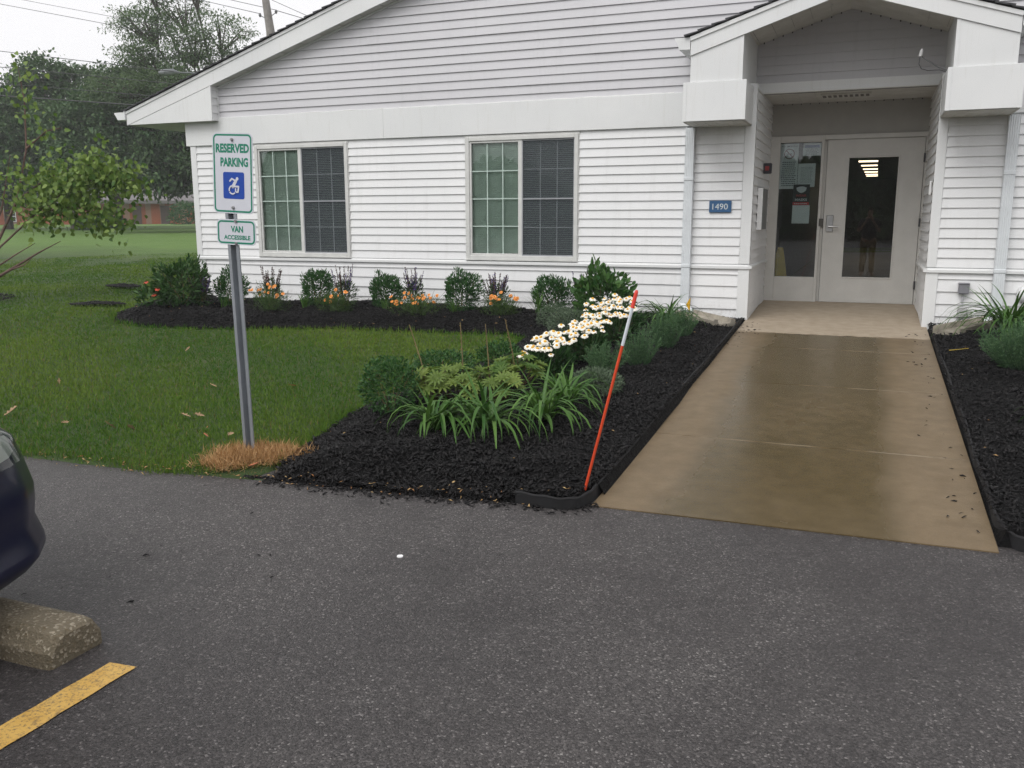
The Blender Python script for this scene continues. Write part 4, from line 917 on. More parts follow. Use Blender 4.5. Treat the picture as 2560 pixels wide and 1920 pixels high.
def coreopsis(x, y, R, H, nf, label):
    z = bz(x, y); r = thing('orange_coreopsis', label, 'coreopsis', (x, y, z), 'orange flowering plants along the wall'); n = 900
    P, d = blob_pts(n, (x, y, z+H*.3), R, H*.5, .2, deep=.1); P[:, 2] = np.maximum(P[:, 2], z+.02); D = d*.6+np.array([0, 0, .9])+rng.normal(0, .35, (n, 3))
    V, Fc = leaf_geo(P, D, d+np.array([0, -.3, .2]), rng.uniform(.03, .07, n), .006, .3); np_mesh('foliage', V, Fc, LEAVES['fine'], r, tint=rt(n, 6))
    pts = []
    for i in range(nf):
        a = rng.uniform(0, 6.28); q = math.sqrt(rng.uniform(0, 1)); pts.append((x+R*.95*q*math.cos(a), y+R*.6*q*math.sin(a)-.05, z+H*(.62+.45*rng.uniform(0, 1)-.25*q)))
    for p in pts: put_flower(r, 'orange', p, (rng.normal(0, .4), -.9+rng.normal(0, .3), .6), rng.uniform(.75, 1.15))
    bud = [(x+R*1.1*q*math.cos(a), y+R*.5*math.sin(a), z+H*rng.uniform(.75, 1.15)) for a, q in zip(rng.uniform(0, 6.28, 10), rng.uniform(.4, 1, 10))]
    stems(r, [[(x+(p[0]-x)*.2, y, z+.03), (x+(p[0]-x)*.7, (y+p[1])/2, (z+p[2])/2+.02), p] for p in pts+bud], [.002, .0018, .0015], M_STEM)
    return r
def salvia(x, y, R, H, ns, label, purple=.3):
    z = bz(x, y); r = thing('salvia', label, 'salvia', (x, y, z), 'salvia with spent spikes along the wall'); n = 420
    P, d = blob_pts(n, (x, y, z+H*.28), R*.9, H*.42, .15, deep=.2); P[:, 2] = np.maximum(P[:, 2], z+.02); D = d+rng.normal(0, .4, (n, 3))+np.array([0, 0, .2])
    V, Fc = leaf_geo(P, D, np.array([0, 0, 1.])+rng.normal(0, .3, (n, 3)), rng.uniform(.03, .06, n), .016, .3); np_mesh('foliage', V, Fc, LEAVES['salv'], r, tint=rt(n, 6))
    sl = []
    for i in range(ns):
        a = rng.uniform(0, 6.28); q = math.sqrt(rng.uniform(0, 1)); b0 = np.array([x+.3*R*q*math.cos(a), y+.3*R*q*math.sin(a), z+.05]); t1 = np.array([x+R*q*math.cos(a), y+.7*R*q*math.sin(a), z+H*rng.uniform(.78, 1.05)]); sl.append([b0, t1])
        m = 60; tt = rng.uniform(.38, 1, m); Pp = b0+(t1-b0)*tt[:, None]; dd = unit(rng.normal(0, 1, (m, 3))*[1, 1, .2]+[0, 0, .7])
        V, Fc = leaf_geo(Pp, dd, unit(rng.normal(0, 1, (m, 3))), .021*rng.uniform(.6, 1.2, m)*(1.3-.7*tt), .012, .3)
        np_mesh('flower_spike', V, Fc, M_SPKP if rng.uniform() < purple else M_SPK, r, tint=rt(m, 6))
    stems(r, sl, [.003, .002], M_BSTEM); return r
def feathery(name, label, cat, x, y, R, H, n, group, key='lav', ln=.022):
    """many upright stems set with short narrow leaves"""
    z = bz(x, y); r = thing(name, label, cat, (x, y, z), group); sl = []; Ps = []; Ds = []
    for i in range(n):
        a = rng.uniform(0, 6.28); q = math.sqrt(rng.uniform(0, 1)); b0 = np.array([x+.35*R*q*math.cos(a), y+.35*R*q*math.sin(a), z]); t1 = np.array([x+R*q*math.cos(a), y+R*q*math.sin(a), z+H*rng.uniform(.6, 1.05)*(1-.35*q*q)])
        mid = (b0+t1)/2+np.array([(t1-b0)[0]*.12, (t1-b0)[1]*.12, .02]); sl.append([b0, mid, t1]); m = 34; tt = np.sort(rng.uniform(.12, 1, m))[:, None]
        C = (1-tt)**2*b0+2*tt*(1-tt)*mid+tt**2*t1; ax = unit(t1-b0); dd = unit(rng.normal(0, 1, (m, 3)))*.9+ax*.9; Ps.append(C); Ds.append(dd)
    Pp = np.concatenate(Ps); Dd = np.concatenate(Ds); m = len(Pp); V, Fc = leaf_geo(Pp, Dd, unit(rng.normal(0, 1, (m, 3))), ln*rng.uniform(.6, 1.4, m), .0045, .2)
    np_mesh('foliage', V, Fc, LEAVES[key], r, tint=rt(m, 6)); stems(r, sl, [.0025, .002, .0012], LEAVES[key]); return r
def lupine(x, y, R, H, nw, label):
    z = bz(x, y); r = thing('lupine', label, 'lupine', (x, y, z), 'lupines in the near bed'); G = []; T = []; sl = []
    for i in range(nw):
        a = rng.uniform(0, 6.28); q = math.sqrt(rng.uniform(.02, 1)); c = np.array([x+R*q*math.cos(a), y+R*.8*q*math.sin(a), z+H*rng.uniform(.45, 1.0)*(1.05-.45*q)]); ax = unit(np.array([.5*q*math.cos(a)+rng.normal(0, .2), .5*q*math.sin(a)+rng.normal(0, .2)-.25, 1.]))
        m = random.randint(9, 13); th = np.arange(m)*2*math.pi/m+rng.uniform(0, 6); e1 = unit(np.cross(ax, [0.3, .9, .1])); e2 = np.cross(ax, e1)
        D = np.cos(th)[:, None]*e1+np.sin(th)[:, None]*e2+ax*rng.uniform(.1, .55); L_ = rng.uniform(.055, .095)
        V, Fc = leaf_geo(np.repeat(c[None], m, 0), D, np.repeat(ax[None], m, 0), L_*rng.uniform(.8, 1.1, m), L_*.26, .25, .5, .18); G.append((V, Fc)); T.append(np.full(len(V), np.clip(rng.normal(.5, .28), 0, 1))); sl.append([(x, y, z), tuple((np.array([x, y, z])*.35+c*.65)+[0, 0, -.02]), tuple(c)])
    V, Fc = join(G); np_mesh('foliage', V, Fc, LEAVES['lup'], r, tint=np.concatenate(T)); stems(r, sl, [.004, .003, .0025], simple('lupine_stem', (.12, .075, .04), .6, var=.3)); return r

# along the wall, from the corner to the entrance
def coneflower(x, y):
    z = bz(x, y); r = shrub('coneflower', 'red coneflower with ragged leaves at the left tip of the wall bed', 'coneflower', x, y, .2, .22, 160, .10, .034, 'peony', stemmed=False, up=.4)
    pts = [(x-.03, y-.05, z+.31), (x+.16, y-.06, z+.225), (x+.13, y-.10, z+.155), (x-.12, y-.02, z+.20)]
    for i, p in enumerate(pts): put_flower(r, 'coneflower', p, (rng.normal(0, .2), -.3, 1), 1.0 if i < 3 else .6)
    stems(r, [[(x, y, z), ((x+p[0])/2, (y+p[1])/2, (z+p[2])/2), p] for p in pts], [.004, .003, .0025], M_STEM)
coneflower(-8.52, 8.76)
shrub('peony', 'wide leafy dark green peony beside the red coneflower', 'peony', -8.22, 9.0, .36, .54, 1500, .085, .026, 'peony', up=.2)
salvia(-7.98, 9.05, .17, .36, 14, 'greyish salvia leaning against the peony at the building corner', .5)
WS = 'rounded shrubs along the wall'
shrub('rounded_shrub', 'rounded shrub half hidden by the parking sign post', 'shrub', -7.70, 9.30, .21, .46, 2000, .045, .014, 'shrub', WS, up=.8)
tuft(-7.66, 9.12, .17, 16, 'short strap leaved tuft left of the parking sign post', .3)
salvia(-6.92, 9.10, .17, .52, 16, 'salvia with dark brown spikes just right of the sign post', .0)
coreopsis(-6.76, 8.86, .24, .36, 17, 'orange flowers in front of the dark spiked salvia right of the sign post')
shrub('rounded_shrub', 'rounded shrub under the right half of the left window', 'shrub', -6.36, 9.30, .21, .44, 2300, .042, .013, 'shrub', WS, up=.8)
tuft(-6.40, 9.08, .20, 22, 'bright green tuft below the shrub under the left window', .4)
salvia(-5.90, 9.20, .17, .53, 16, 'salvia with mixed brown and purple spikes right of the left window', .45)
coreopsis(-5.90, 8.98, .22, .30, 9, 'sparse orange flowers below the salvia right of the left window')
shrub('rounded_shrub', 'rounded shrub midway between the two windows', 'shrub', -5.50, 9.50, .21, .42, 2300, .042, .013, 'shrub', WS, up=.8)
tuft(-5.36, 9.22, .18, 14, 'thin tuft at the right foot of the shrub between the windows', .5)
salvia(-5.10, 9.48, .14, .48, 14, 'slender purple salvia left of the right window', .5)
coreopsis(-4.85, 9.08, .36, .30, 26, 'widest drift of orange flowers in front of the bed below the windows')
shrub('rounded_shrub', 'tallest rounded shrub under the left edge of the right window', 'shrub', -4.52, 9.62, .235, .47, 2700, .043, .013, 'shrub', WS, up=.8)
tuft(-4.50, 9.36, .20, 22, 'upright tuft below the tallest rounded shrub', .5)
salvia(-4.08, 9.66, .18, .43, 22, 'broad salvia with dark purple spikes under the right window', .35)
coreopsis(-3.92, 9.42, .25, .28, 15, 'orange flowers bunched under the right window')
shrub('rounded_shrub', 'rounded shrub under the right edge of the right window', 'shrub', -3.42, 9.74, .235, .43, 2600, .043, .013, 'shrub', WS, up=.8)
tuft(-3.47, 9.46, .30, 26, 'tall strap leaved tuft in front of the shrub nearest the hydrangea', .35)
salvia(-3.12, 9.9, .10, .42, 10, 'purple salvia peeping out left of the hydrangea', .6)
shrub('hydrangea', 'big leafy hydrangea standing between the wall and the daisies', 'hydrangea', -2.62, 9.05, .33, .55, 950, .085, .045, 'hyd', up=.5, lump_=.22)
h_ = bz(-2.5, 9.0)
# grey mounds, daisies, lavender, far daylily
def mound(name, label, cat, x, y, R, H, n, key, group=None):
    return shrub(name, label, cat, x, y, R, H, n, .022, .007, key, group, stemmed=False, up=.5, lump_=.06)
mound('sage_mound', 'smooth grey green mound nearer to the wall, behind the daisies', 'ground cover plant', -3.02, 8.72, .19, .25, 1900, 'sage', 'low grey green mounds')
mound('sage_mound', 'grey green mound hugging the back of the daisies', 'ground cover plant', -2.68, 8.15, .21, .28, 1900, 'sage', 'low grey green mounds')
mound('creeping_thyme', 'low grey thyme cushion between the daylilies and the snow stake', 'ground cover plant', -1.77, 6.03, .20, .20, 2600, 'sage')
daisies(-2.28, 6.45, .17, .27, 30, 'daisy clump nearest to the parking lot, above the lupines', -2.31, 6.38, .19, .15, .50, .22)
daisies(-2.20, 7.1, .19, .26, 34, 'middle daisy clump with scattered blooms', -2.20, 6.98, .23, .19, .565, .20)
daisies(-2.16, 8.0, .24, .34, 60, 'largest daisy clump, nearest to the hydrangea', -2.21, 7.90, .27, .24, .635, .14)
LG = 'feathery lavender along the walkway'
feathery('lavender', 'lavender clump in front, beside the nearest daisies', 'lavender', -1.87, 6.62, .19, .27, 80, LG)
feathery('lavender', 'middle lavender clump behind the snow stake', 'lavender', -1.72, 7.12, .19, .37, 80, LG)
feathery('lavender', 'lavender clump farthest up the walkway before the daylily', 'lavender', -1.66, 7.85, .20, .38, 90, LG)
feathery('lavender', 'lavender clump leaning on the daylily by the downspout', 'lavender', -1.62, 8.5, .17, .34, 60, LG)
daylily(-1.92, 9.15, .30, .33, 70, 'daylily under the downspout left of the entrance', .8)
# near bed
shrub('boxwood', 'dense dark boxwood ball at the left edge of the near bed', 'boxwood', -2.98, 5.16, .22, .38, 2600, .024, .014, 'box', 'clipped boxwoods', up=.3, lump_=.08)
shrub('boxwood', 'low boxwood behind the lupines, left of the daisies', 'boxwood', -3.10, 6.22, .27, .25, 2200, .024, .014, 'box', 'clipped boxwoods', up=.3, lump_=.10)
shrub('boxwood', 'low boxwood touching the nearest daisy clump', 'boxwood', -2.74, 6.55, .20, .24, 1700, .024, .014, 'box', 'clipped boxwoods', up=.3, lump_=.10)
l1 = lupine(-2.78, 5.40, .19, .31, 30, 'lupine beside the boxwood ball with one faded stalk'); l2 = lupine(-2.58, 5.48, .19, .30, 30, 'lupine in the middle behind two daylilies with a tall stalk')
l3 = lupine(-2.36, 5.55, .18, .29, 26, 'lupine right of centre carrying the darkest stalk'); l4 = lupine(-2.36, 6.0, .23, .27, 32, 'yellowish lupine in front of the nearest daisies')
for lp, x0, y0, x1, y1, z1 in ((l1, -2.80, 5.42, -3.0, 5.5, .72), (l2, -2.60, 5.52, -2.645, 5.6, .74), (l3, -2.42, 5.58, -2.46, 5.62, .735), (l4, -2.36, 5.98, -2.445, 5.95, .73)):
    b0 = np.array([x0, y0, bz(x0, y0)]); t1 = np.array([x1, y1, z1]); s_ = stems(lp, [[b0, b0*.5+t1*.5+[.01, 0, .01], t1]], [.005, .0045, .003], M_BSTEM, 'flower_stalk')
    m = 26; tt = rng.uniform(.6, 1, m); Pp = b0+(t1-b0)*tt[:, None]; V, Fc = leaf_geo(Pp, rng.normal(0, 1, (m, 3)), rng.normal(0, 1, (m, 3)), .012, .006); np_mesh('seed_pod', V, Fc, M_CHIP if lp is l3 else leaf('dry_pod', (.16, .11, .05), (.28, .20, .09), .7, .1), lp, tint=rt(m, 6))
daylily(-2.47, 4.82, .24, .24, 66, 'daylily at the front left, below the boxwood ball')
daylily(-2.15, 4.90, .25, .24, 70, 'daylily in the front middle, its leaves reaching nearest the asphalt')
daylily(-1.88, 5.20, .22, .24, 66, 'daylily third from the boxwood, in front of the thyme')
daylily(-1.85, 5.58, .21, .27, 54, 'daylily with yellowing straps right behind the front three', col='tuft')
# right of the walkway
daylily(1.30, 9.4, .38, .36, 120, 'daylily under the right downspout', 1.0); feathery('lavender', 'fine feathery clump at the right edge of the picture', 'lavender', 1.20, 7.85, .34, .42, 260, LG, 'lav', .028)
daylily(1.20, 5.9, .17, .20, 30, 'daylily cut by the right edge of the picture')

# ------------------------------------------------------------------ edging, stake, flag, splash blocks, litter
M_EDG = simple('edging_plastic', (.005, .005, .006), .8, var=.4, vs=9, bump=.2, bs=30)
def edging(pts, label, hgt=.058, th=.012):
    pts = np.array(pts, float); t = np.linspace(0, len(pts)-1, len(pts)*6); C = np.stack([np.interp(t, np.arange(len(pts)), pts[:, k]) for k in (0, 1)], 1)
    for _ in range(3): C[1:-1] = (C[:-2]+2*C[1:-1]+C[2:])/4
    d = np.gradient(C, axis=0); nr = unit(np.stack([-d[:, 1], d[:, 0]], 1)); zb = np.where(C[:, 1] < 4.25, 0, zwalk(C[:, 1])); mb = MB(); n = len(C); wob = .003*np.sin(np.arange(n)*.31)+.002*np.sin(np.arange(n)*.83)
    for off, zo in ((-th/2, -.05), (-th/2, 1), (th/2, 1), (th/2, -.05)):
        for i in range(n): mb.v.append((C[i, 0]+nr[i, 0]*(off+wob[i]*.5), C[i, 1]+nr[i, 1]*(off+wob[i]*.5), zb[i]+(zo if zo < 0 else hgt+wob[i])))
    for a in range(3):
        for i in range(n-1): mb.f.append([a*n+i, a*n+i+1, (a+1)*n+i+1, (a+1)*n+i]); mb.m.append(0)
    mb.f += [[0, n, 2*n, 3*n], [n-1, 4*n-1, 3*n-1, 2*n-1]]; mb.m += [0, 0]
    # rolled bead along the top
    mb.tube([(C[i, 0]+nr[i, 0]*wob[i]*.5, C[i, 1]+nr[i, 1]*wob[i]*.5, zb[i]+hgt+wob[i]) for i in range(n)], .008, 6)
    return tag(mb.build('garden_edging', M_EDG, loc=(C[0, 0], C[0, 1], zb[0])), label, 'edging', 'black garden edging')
edging([(-1.62, 4.08), (-1.5, 4.055), (-1.38, 4.065), (-1.29, 4.10), (-1.255, 4.20), (-1.25, 4.45), (-1.247, 5.5), (-1.248, 6.6), (-1.246, 7.8), (-1.25, 9), (-1.25, 9.95)], 'black edging strip between the walkway and the daisy bed')
edging([(1.6, 4.27), (1.1, 4.24), (.80, 4.24), (.69, 4.29), (.645, 4.5), (.66, 5.0), (.645, 5.5), (.665, 6.2), (.65, 7), (.665, 7.8), (.648, 8.6), (.655, 9.3), (.65, 10.0)], 'black wavy edging strip on the right side of the walkway', .05)
r = thing('snow_stake', 'leaning orange snow stake with a white reflective band', 'snow stake', (-1.296, 4.24, .05))
b0, t1 = np.array([-1.296, 4.24, .05]), np.array([-1.046, 4.26, 1.113]); at_ = lambda z: b0+(t1-b0)*((z-.06)/1.061)
M_OR = simple('stake_orange', (.62, .065, .02), .35, var=.1); mb = MB(); mb.tube([at_(.0), at_(.842)], .0075, 10); mb.build('rod', M_OR, r)
mb = MB(); mb.tube([at_(.842), at_(1.033)], .0082, 10); mb.build('reflective_band', simple('reflective_white', (.62, .66, .70), .3), r); mb = MB(); mb.tube([at_(1.033), at_(1.11), at_(1.121)], [.0095, .0095, .006], 10); mb.build('cap', simple('stake_tip', (.75, .07, .05), .35), r)
r = thing('marker_flag', 'small yellow marker flag in front of the left downspout', 'flag', (-1.80, 9.80, .36)); mb = MB(); mb.tube([(-1.80, 9.80, .34), (-1.795, 9.80, .60)], .002, 6); mb.build('wire', M_DARK, r)
mb = MB(); mb.add([(-1.796, 9.80, .60), (-1.798, 9.80, .50), (-1.845, 9.81, .515), (-1.80, 9.797, .44), (-1.795, 9.803, .599)], [(0, 1, 2), (1, 3, 2)]); mb.build('flag', leaf('flag_yellow', (.75, .42, .03), (.75, .42, .03), .5, .3), r)
M_CON = simple('weathered_concrete', (.30, .27, .22), .85, var=.3, vs=9, bump=.5, bs=70)
def splash(p0, p1, w_, label):
    p0, p1 = np.array(p0, float), np.array(p1, float); d = (p1-p0)/np.linalg.norm((p1-p0)[:2]); s_ = np.array([-d[1], d[0], 0]); mb = MB()
    prof = [(-w_/2, -.03), (-w_/2, .055), (-w_/2+.02, .068), (-w_/2+.045, .068), (-w_/2+.065, .02), (w_/2-.065, .02), (w_/2-.045, .068), (w_/2-.02, .068), (w_/2, .055), (w_/2, -.03)]
    A = [p0+s_*a+np.array([0, 0, b]) for a, b in prof]; B = [p1+s_*a*1.1+np.array([0, 0, b]) for a, b in prof]; n = len(prof)
    mb.add(A+B, [(i, (i+1) % n, n+(i+1) % n, n+i) for i in range(n)]+[tuple(range(n-1, -1, -1)), tuple(range(n, 2*n))])
    return tag(mb.build('splash_block', M_CON, loc=tuple(p0)), label, 'splash block', 'concrete splash blocks')
splash((-1.90, 10.02, bz(-1.9, 10)+.03), (-1.37, 9.50, bz(-1.4, 9.5)+.005), .26, 'concrete splash block left of the entrance walkway'); splash((1.22, 10.02, bz(1.2, 10)+.03), (.76, 9.42, bz(.8, 9.5)+.01), .26, 'concrete splash block at the right of the entrance walkway')
mb = MB(); mb.tube([(-1.819, 3.2, .0), (-1.819, 3.2, .005)], .014, 16); tag(mb.build('bottle_cap', M_WHITE, loc=(-1.819, 3.2, 0)), 'small white cap lying on the asphalt', 'bottle cap')
z = bz(.80, 8.51); mb = MB(); mb.add([(.72, 8.46, z+.02), (.88, 8.55, z+.035), (.875, 8.57, z+.03), (.715, 8.48, z+.018), (.72, 8.46, z+.015), (.88, 8.55, z+.03)], [(0, 1, 2, 3), (4, 5, 1, 0)]); tag(mb.build('yellow_strip', simple('strip_yellow', (.50, .36, .05), .5), loc=(.8, 8.5, z)), 'yellow strip of plastic on the mulch right of the walkway', 'litter')
z = bz(-2.12, 7.45); mb = MB(); mb.tube([(-2.1, 7.42, z+.03), (-2.1, 7.415, z+.045)], .018, 12); tag(mb.build('blue_cap', simple('cap_blue', (.01, .05, .45), .4), loc=(-2.1, 7.42, z)), 'tiny blue cap on the mulch between daisies and lavender', 'litter')
# fallen oak leaves on the lawn
M_DL = simple('dry_leaf', (.30, .20, .11), .75, var=.3, vs=30); M_DL2 = simple('russet_leaf', (.34, .12, .05), .7, var=.3, vs=30)
prof = [(0, 0), (.10, .10), (.22, .06), (.32, .22), (.45, .10), (.58, .26), (.70, .12), (.84, .16), (1, 0)]
mb = MB(); up_ = lambda x, y: (x-.5, y, .18*abs(y)**.8*2+.12*(x-.5)**2*2+.03)
L1 = [up_(x, y) for x, y in prof]; L2 = [up_(x, -y*random.uniform(.7, 1.1)) for x, y in prof]; mids = [up_(x, 0) for x, _ in prof]; n = len(prof)
mb.add(L1+mids+L2, [(i, i+1, n+i+1, n+i) for i in range(n-1)]+[(n+i, n+i+1, 2*n+i+1, 2*n+i) for i in range(n-1)])
o = mb.build('fallen_leaf', M_DL); LM = o.data; bpy.data.objects.remove(o)
LM2 = LM.copy(); LM2.materials[0] = M_DL2
for i, (x, y, s_, m2) in enumerate([(-5.74, 4.45, .15, 0), (-5.08, 4.33, .10, 0), (-4.71, 4.37, .12, 0), (-4.52, 4.37, .10, 0), (-4.38, 4.73, .11, 0), (-3.76, 4.45, .11, 0), (-4.03, 4.55, .05, 1), (-4.88, 5.6, .10, 0), (-4.23, 5.78, .08, 1), (-6.24, 6.84, .08, 0), (-3.91, 4.39, .07, 1), (-6.35, 5.4, .07, 0), (-4.30, 4.78, .09, 0), (-3.10, 4.30, .13, 0), (-3.24, 4.02, .09, 1)]):
    o = bpy.data.objects.new('fallen_leaf', LM2 if m2 else LM); COL.objects.link(o); o.location = (x, y, max(bz(x, y), 0)+.035); s_ *= .8; o.scale = (s_, s_, s_); o.rotation_euler = (rng.normal(0, .45), rng.normal(0, .45), rng.uniform(0, 6.28))
    tag(o, 'small russet dead leaf lying on the grass' if m2 else 'tan curled dead leaf lying on the grass', 'leaf', 'russet dead leaves on the lawn' if m2 else 'tan dead leaves on the lawn')

# ------------------------------------------------------------------ parking sign
PXX, PYY = -3.447, 4.245
k = NT('galvanised'); n1 = k.noise(9, 6, .7, k.coord((1, 1, .35))); k.col(k.ramp(n1, [(.3, (.22, .24, .26)), (.6, (.32, .34, .365)), (.8, (.45, .47, .49))])); k.b.inputs['Metallic'].default_value = .45; k.rough(k.maprange(n1, .3, .7, .55, .38)); M_GALV = k.m
post = thing('sign_post', 'grey galvanised channel post of the reserved parking sign', 'sign post', (PXX, PYY, .0))
P2 = [(-.040, 0), (-.040, -.004), (-.020, -.004), (-.013, .030), (.013, .030), (.020, -.004), (.040, -.004), (.040, 0), (.0225, 0), (.0155, .034), (-.0155, .034), (-.0225, 0)]
lean = -.038; mb = MB(); n = len(P2)
mb.add([(PXX+a, PYY+b, 0) for a, b in P2]+[(PXX+lean*1.93/1.7+a, PYY+b, 1.93) for a, b in P2], [(i, (i+1) % n, n+(i+1) % n, n+i) for i in range(n)]+[tuple(range(2*n-1, n-1, -1))]); mb.build('channel', M_GALV, post)
M_SW = simple('sign_white', (.60, .61, .66), .35, var=.03); M_SG = simple('sign_green', (.005, .20, .12), .4, var=.08); M_SB = simple('symbol_blue', (.006, .055, .34), .4, var=.05)
def rrect(w_, h_, r_, n=6):
    out_ = []
    for cx_, cy_, a0 in ((w_/2-r_, h_/2-r_, 0), (-w_/2+r_, h_/2-r_, 90), (-w_/2+r_, -h_/2+r_, 180), (w_/2-r_, -h_/2+r_, 270)):
        out_ += [(cx_+r_*math.cos(rad(a0+90*i/n)), cy_+r_*math.sin(rad(a0+90*i/n))) for i in range(n+1)]
    return out_
class Plate:
    def __init__(s, cx_, cz, roll, y): s.o = np.array([cx_, y, cz]); s.U = np.array([math.cos(roll), 0, -math.sin(roll)]); s.V = np.array([math.sin(roll), 0, math.cos(roll)])
    def p(s, a, b, d=0): return s.o+s.U*a+s.V*b+np.array([0, -d, 0])
    def flat(s, mb, poly, d, mi=0): mb.add([s.p(a, b, d) for a, b in poly], [tuple(range(len(poly)))], mi)
    def band(s, mb, A, B, d, mi=0): n = len(A); mb.add([s.p(a, b, d) for a, b in A+B], [(i, (i+1) % n, n+(i+1) % n, n+i) for i in range(n)], mi)
    def stroke(s, mb, pts, w_, d, mi=0):
        for i in range(len(pts)-1):
            a, b = np.array(pts[i], float), np.array(pts[i+1], float); t_ = (b-a)/np.linalg.norm(b-a); q = np.array([-t_[1], t_[0]])*w_/2
            s.flat(mb, [a-q, b-q, b+q, a+q], d+i*.00003, mi)
        for j, c_ in enumerate(pts): s.flat(mb, [(c_[0]+w_/2*math.cos(k*math.pi/6), c_[1]+w_/2*math.sin(k*math.pi/6)) for k in range(12)], d+.0003+j*.00003, mi)
def sign_plate(label, cx_, cz, w_, h_, y, roll):
    pl = Plate(cx_, cz, roll, y); r = thing('parking_sign', label, 'sign', (cx_, y, cz)); mb = MB(); A = rrect(w_, h_, .032); n = len(A)
    mb.add([pl.p(a, b, 0) for a, b in A]+[pl.p(a, b, -.003) for a, b in A], [tuple(range(n)), tuple(range(2*n-1, n-1, -1))]+[(i, n+i, n+(i+1) % n, (i+1) % n) for i in range(n)]); mb.build('plate', M_SW, r)
    mb = MB(); pl.band(mb, rrect(w_-.014, h_-.014, .027), rrect(w_-.034, h_-.034, .018), .0006); mb.build('border', M_SG, r); return r, pl
def bolt(r, pl, a, b):
    mb = MB(); mb.tube([pl.p(a, b, .0), pl.p(a, b, .006)], .010, 8); mb.tube([pl.p(a, b, .006), pl.p(a, b, .012)], .0065, 6); mb.build('bolt', M_STEEL, r)
r, pl = sign_plate('white and green reserved parking sign with blue wheelchair symbol', -3.447, 1.722, .285, .456, PYY-.006, rad(2.8))
bolt(r, pl, 0, .190); bolt(r, pl, .0, -.195)
mb = MB(); put_text(mb, 'RESERVED', .236, .052, pl.p(0, .142, .0007), pl.U, pl.V, bold=.045); mb.build('lettering', M_SG, r); mb = MB(); put_text(mb, 'PARKING', .196, .052, pl.p(.012, .064, .0007), pl.U, pl.V, bold=.045); mb.build('lettering', M_SG, r)
sx, sz, hs_ = .006, -.068, .0745
mb = MB(); pl.flat(mb, [(sx+a, sz+b) for a, b in rrect(.15, .152, .012)], .0007); sym = mb.build('symbol', M_SB, r)
mb = MB(); q = lambda a, b: (sx+(a-.5)*.15, sz+(.5-b)*.15); d_ = .0012
pl.flat(mb, [(q(.67, .24)[0]+.0095*math.cos(k*math.pi/8), q(.67, .24)[1]+.0095*math.sin(k*math.pi/8)) for k in range(16)], d_)
pl.stroke(mb, [q(.60, .33), q(.46, .54)], .020, d_); pl.stroke(mb, [q(.57, .31), q(.42, .24), q(.33, .33)], .0095, d_+.001); pl.stroke(mb, [q(.45, .53), q(.74, .535), q(.71, .74)], .0105, d_+.002); pl.stroke(mb, [q(.71, .74), q(.64, .745)], .010, d_+.003)
c_ = q(.46, .665); arc = lambda a0, a1, r_: [(c_[0]+r_*math.cos(rad(a0+(a1-a0)*i/14)), c_[1]+r_*math.sin(rad(a0+(a1-a0)*i/14))) for i in range(15)]
for a0, a1 in ((95, 200), (210, 318), (330, 385)):
    A, B = arc(a0, a1, .027), arc(a0, a1, .0185); mb.add([pl.p(a, b, d_+.004) for a, b in A+B], [(i, i+1, 15+i+1, 15+i) for i in range(14)])
mb.build('figure', M_SW, sym)
r, pl = sign_plate('small white and green van accessible sign below the reserved parking sign', -3.447, 1.386, .28, .148, PYY-.006, rad(2.2))
bolt(r, pl, -.0, .064); bolt(r, pl, .0, -.066)
mb = MB(); put_text(mb, 'VAN', .088, .037, pl.p(.006, .018, .0007), pl.U, pl.V, bold=.04); mb.build('lettering', M_SG, r); mb = MB(); put_text(mb, 'ACCESSIBLE', .19, .026, pl.p(.006, -.030, .0007), pl.U, pl.V, bold=.035); mb.build('lettering', M_SG, r)

# ------------------------------------------------------------------ wheel stop, car
k = NT('exposed_concrete'); n1 = k.noise(6, 5, .65); v = k.add('ShaderNodeTexVoronoi'); v.inputs['Scale'].default_value = 120; k.link(k.coord(), v.inputs['Vector']); sp = k.add('ShaderNodeSeparateColor'); k.link(v.outputs['Color'], sp.inputs[0])
c = k.ramp(n1, [(.3, (.10, .082, .05)), (.7, (.17, .14, .095))]); k.col(k.mix(k.math('GREATER_THAN', sp.outputs[0], .75), c, k.ramp(sp.outputs[1], [(0, (.12, .09, .05)), (1, (.33, .29, .22))]))); k.rough(.75); k.bump(k.math('ADD', k.noise(130, 4), v.outputs['Distance']), .6, .006)
mb = MB(); A = []; xsA = [-2.402, -2.412, -2.455, -3.2, -4.2]; sec = [(1.895, 0), (1.897, .055), (1.935, .105), (1.96, .113), (2.065, .113), (2.09, .105), (2.125, .05), (2.127, 0)]; sh = [.86, .95, 1, 1, 1]
for x, s_ in zip(xsA, sh): A += [(x, 2.011+(y-2.011)*s_, z*(.86 if s_ < .9 else .96 if s_ < 1 else 1)) for y, z in sec]
n = len(sec); fs = [(j*n+i, j*n+i+1, (j+1)*n+i+1, (j+1)*n+i) for j in range(4) for i in range(n-1)]+[tuple(range(n))]
mb.add(A, fs); tag(mb.build('wheel_stop', k.m, loc=(-3.2, 2.01, 0)), 'weathered concrete wheel stop under the front of the dark blue car', 'wheel stop')
k = NT('car_paint'); k.col((.0028, .0042, .024)); k.rough(.38); k.b.inputs['Specular IOR Level'].default_value = .3; k.b.inputs['Coat Weight'].default_value = .35; k.b.inputs['Coat Roughness'].default_value = .06; k.bump(k.noise(260, 2), .10, .002); M_CAR = k.m
M_TYRE = simple('tyre', (.015, .015, .016), .85); M_RIM = simple('rim', (.35, .35, .36), .3, .9); M_CGL = glass('headlight_glass', (.80, .84, .80), .06)
CXX = -3.56
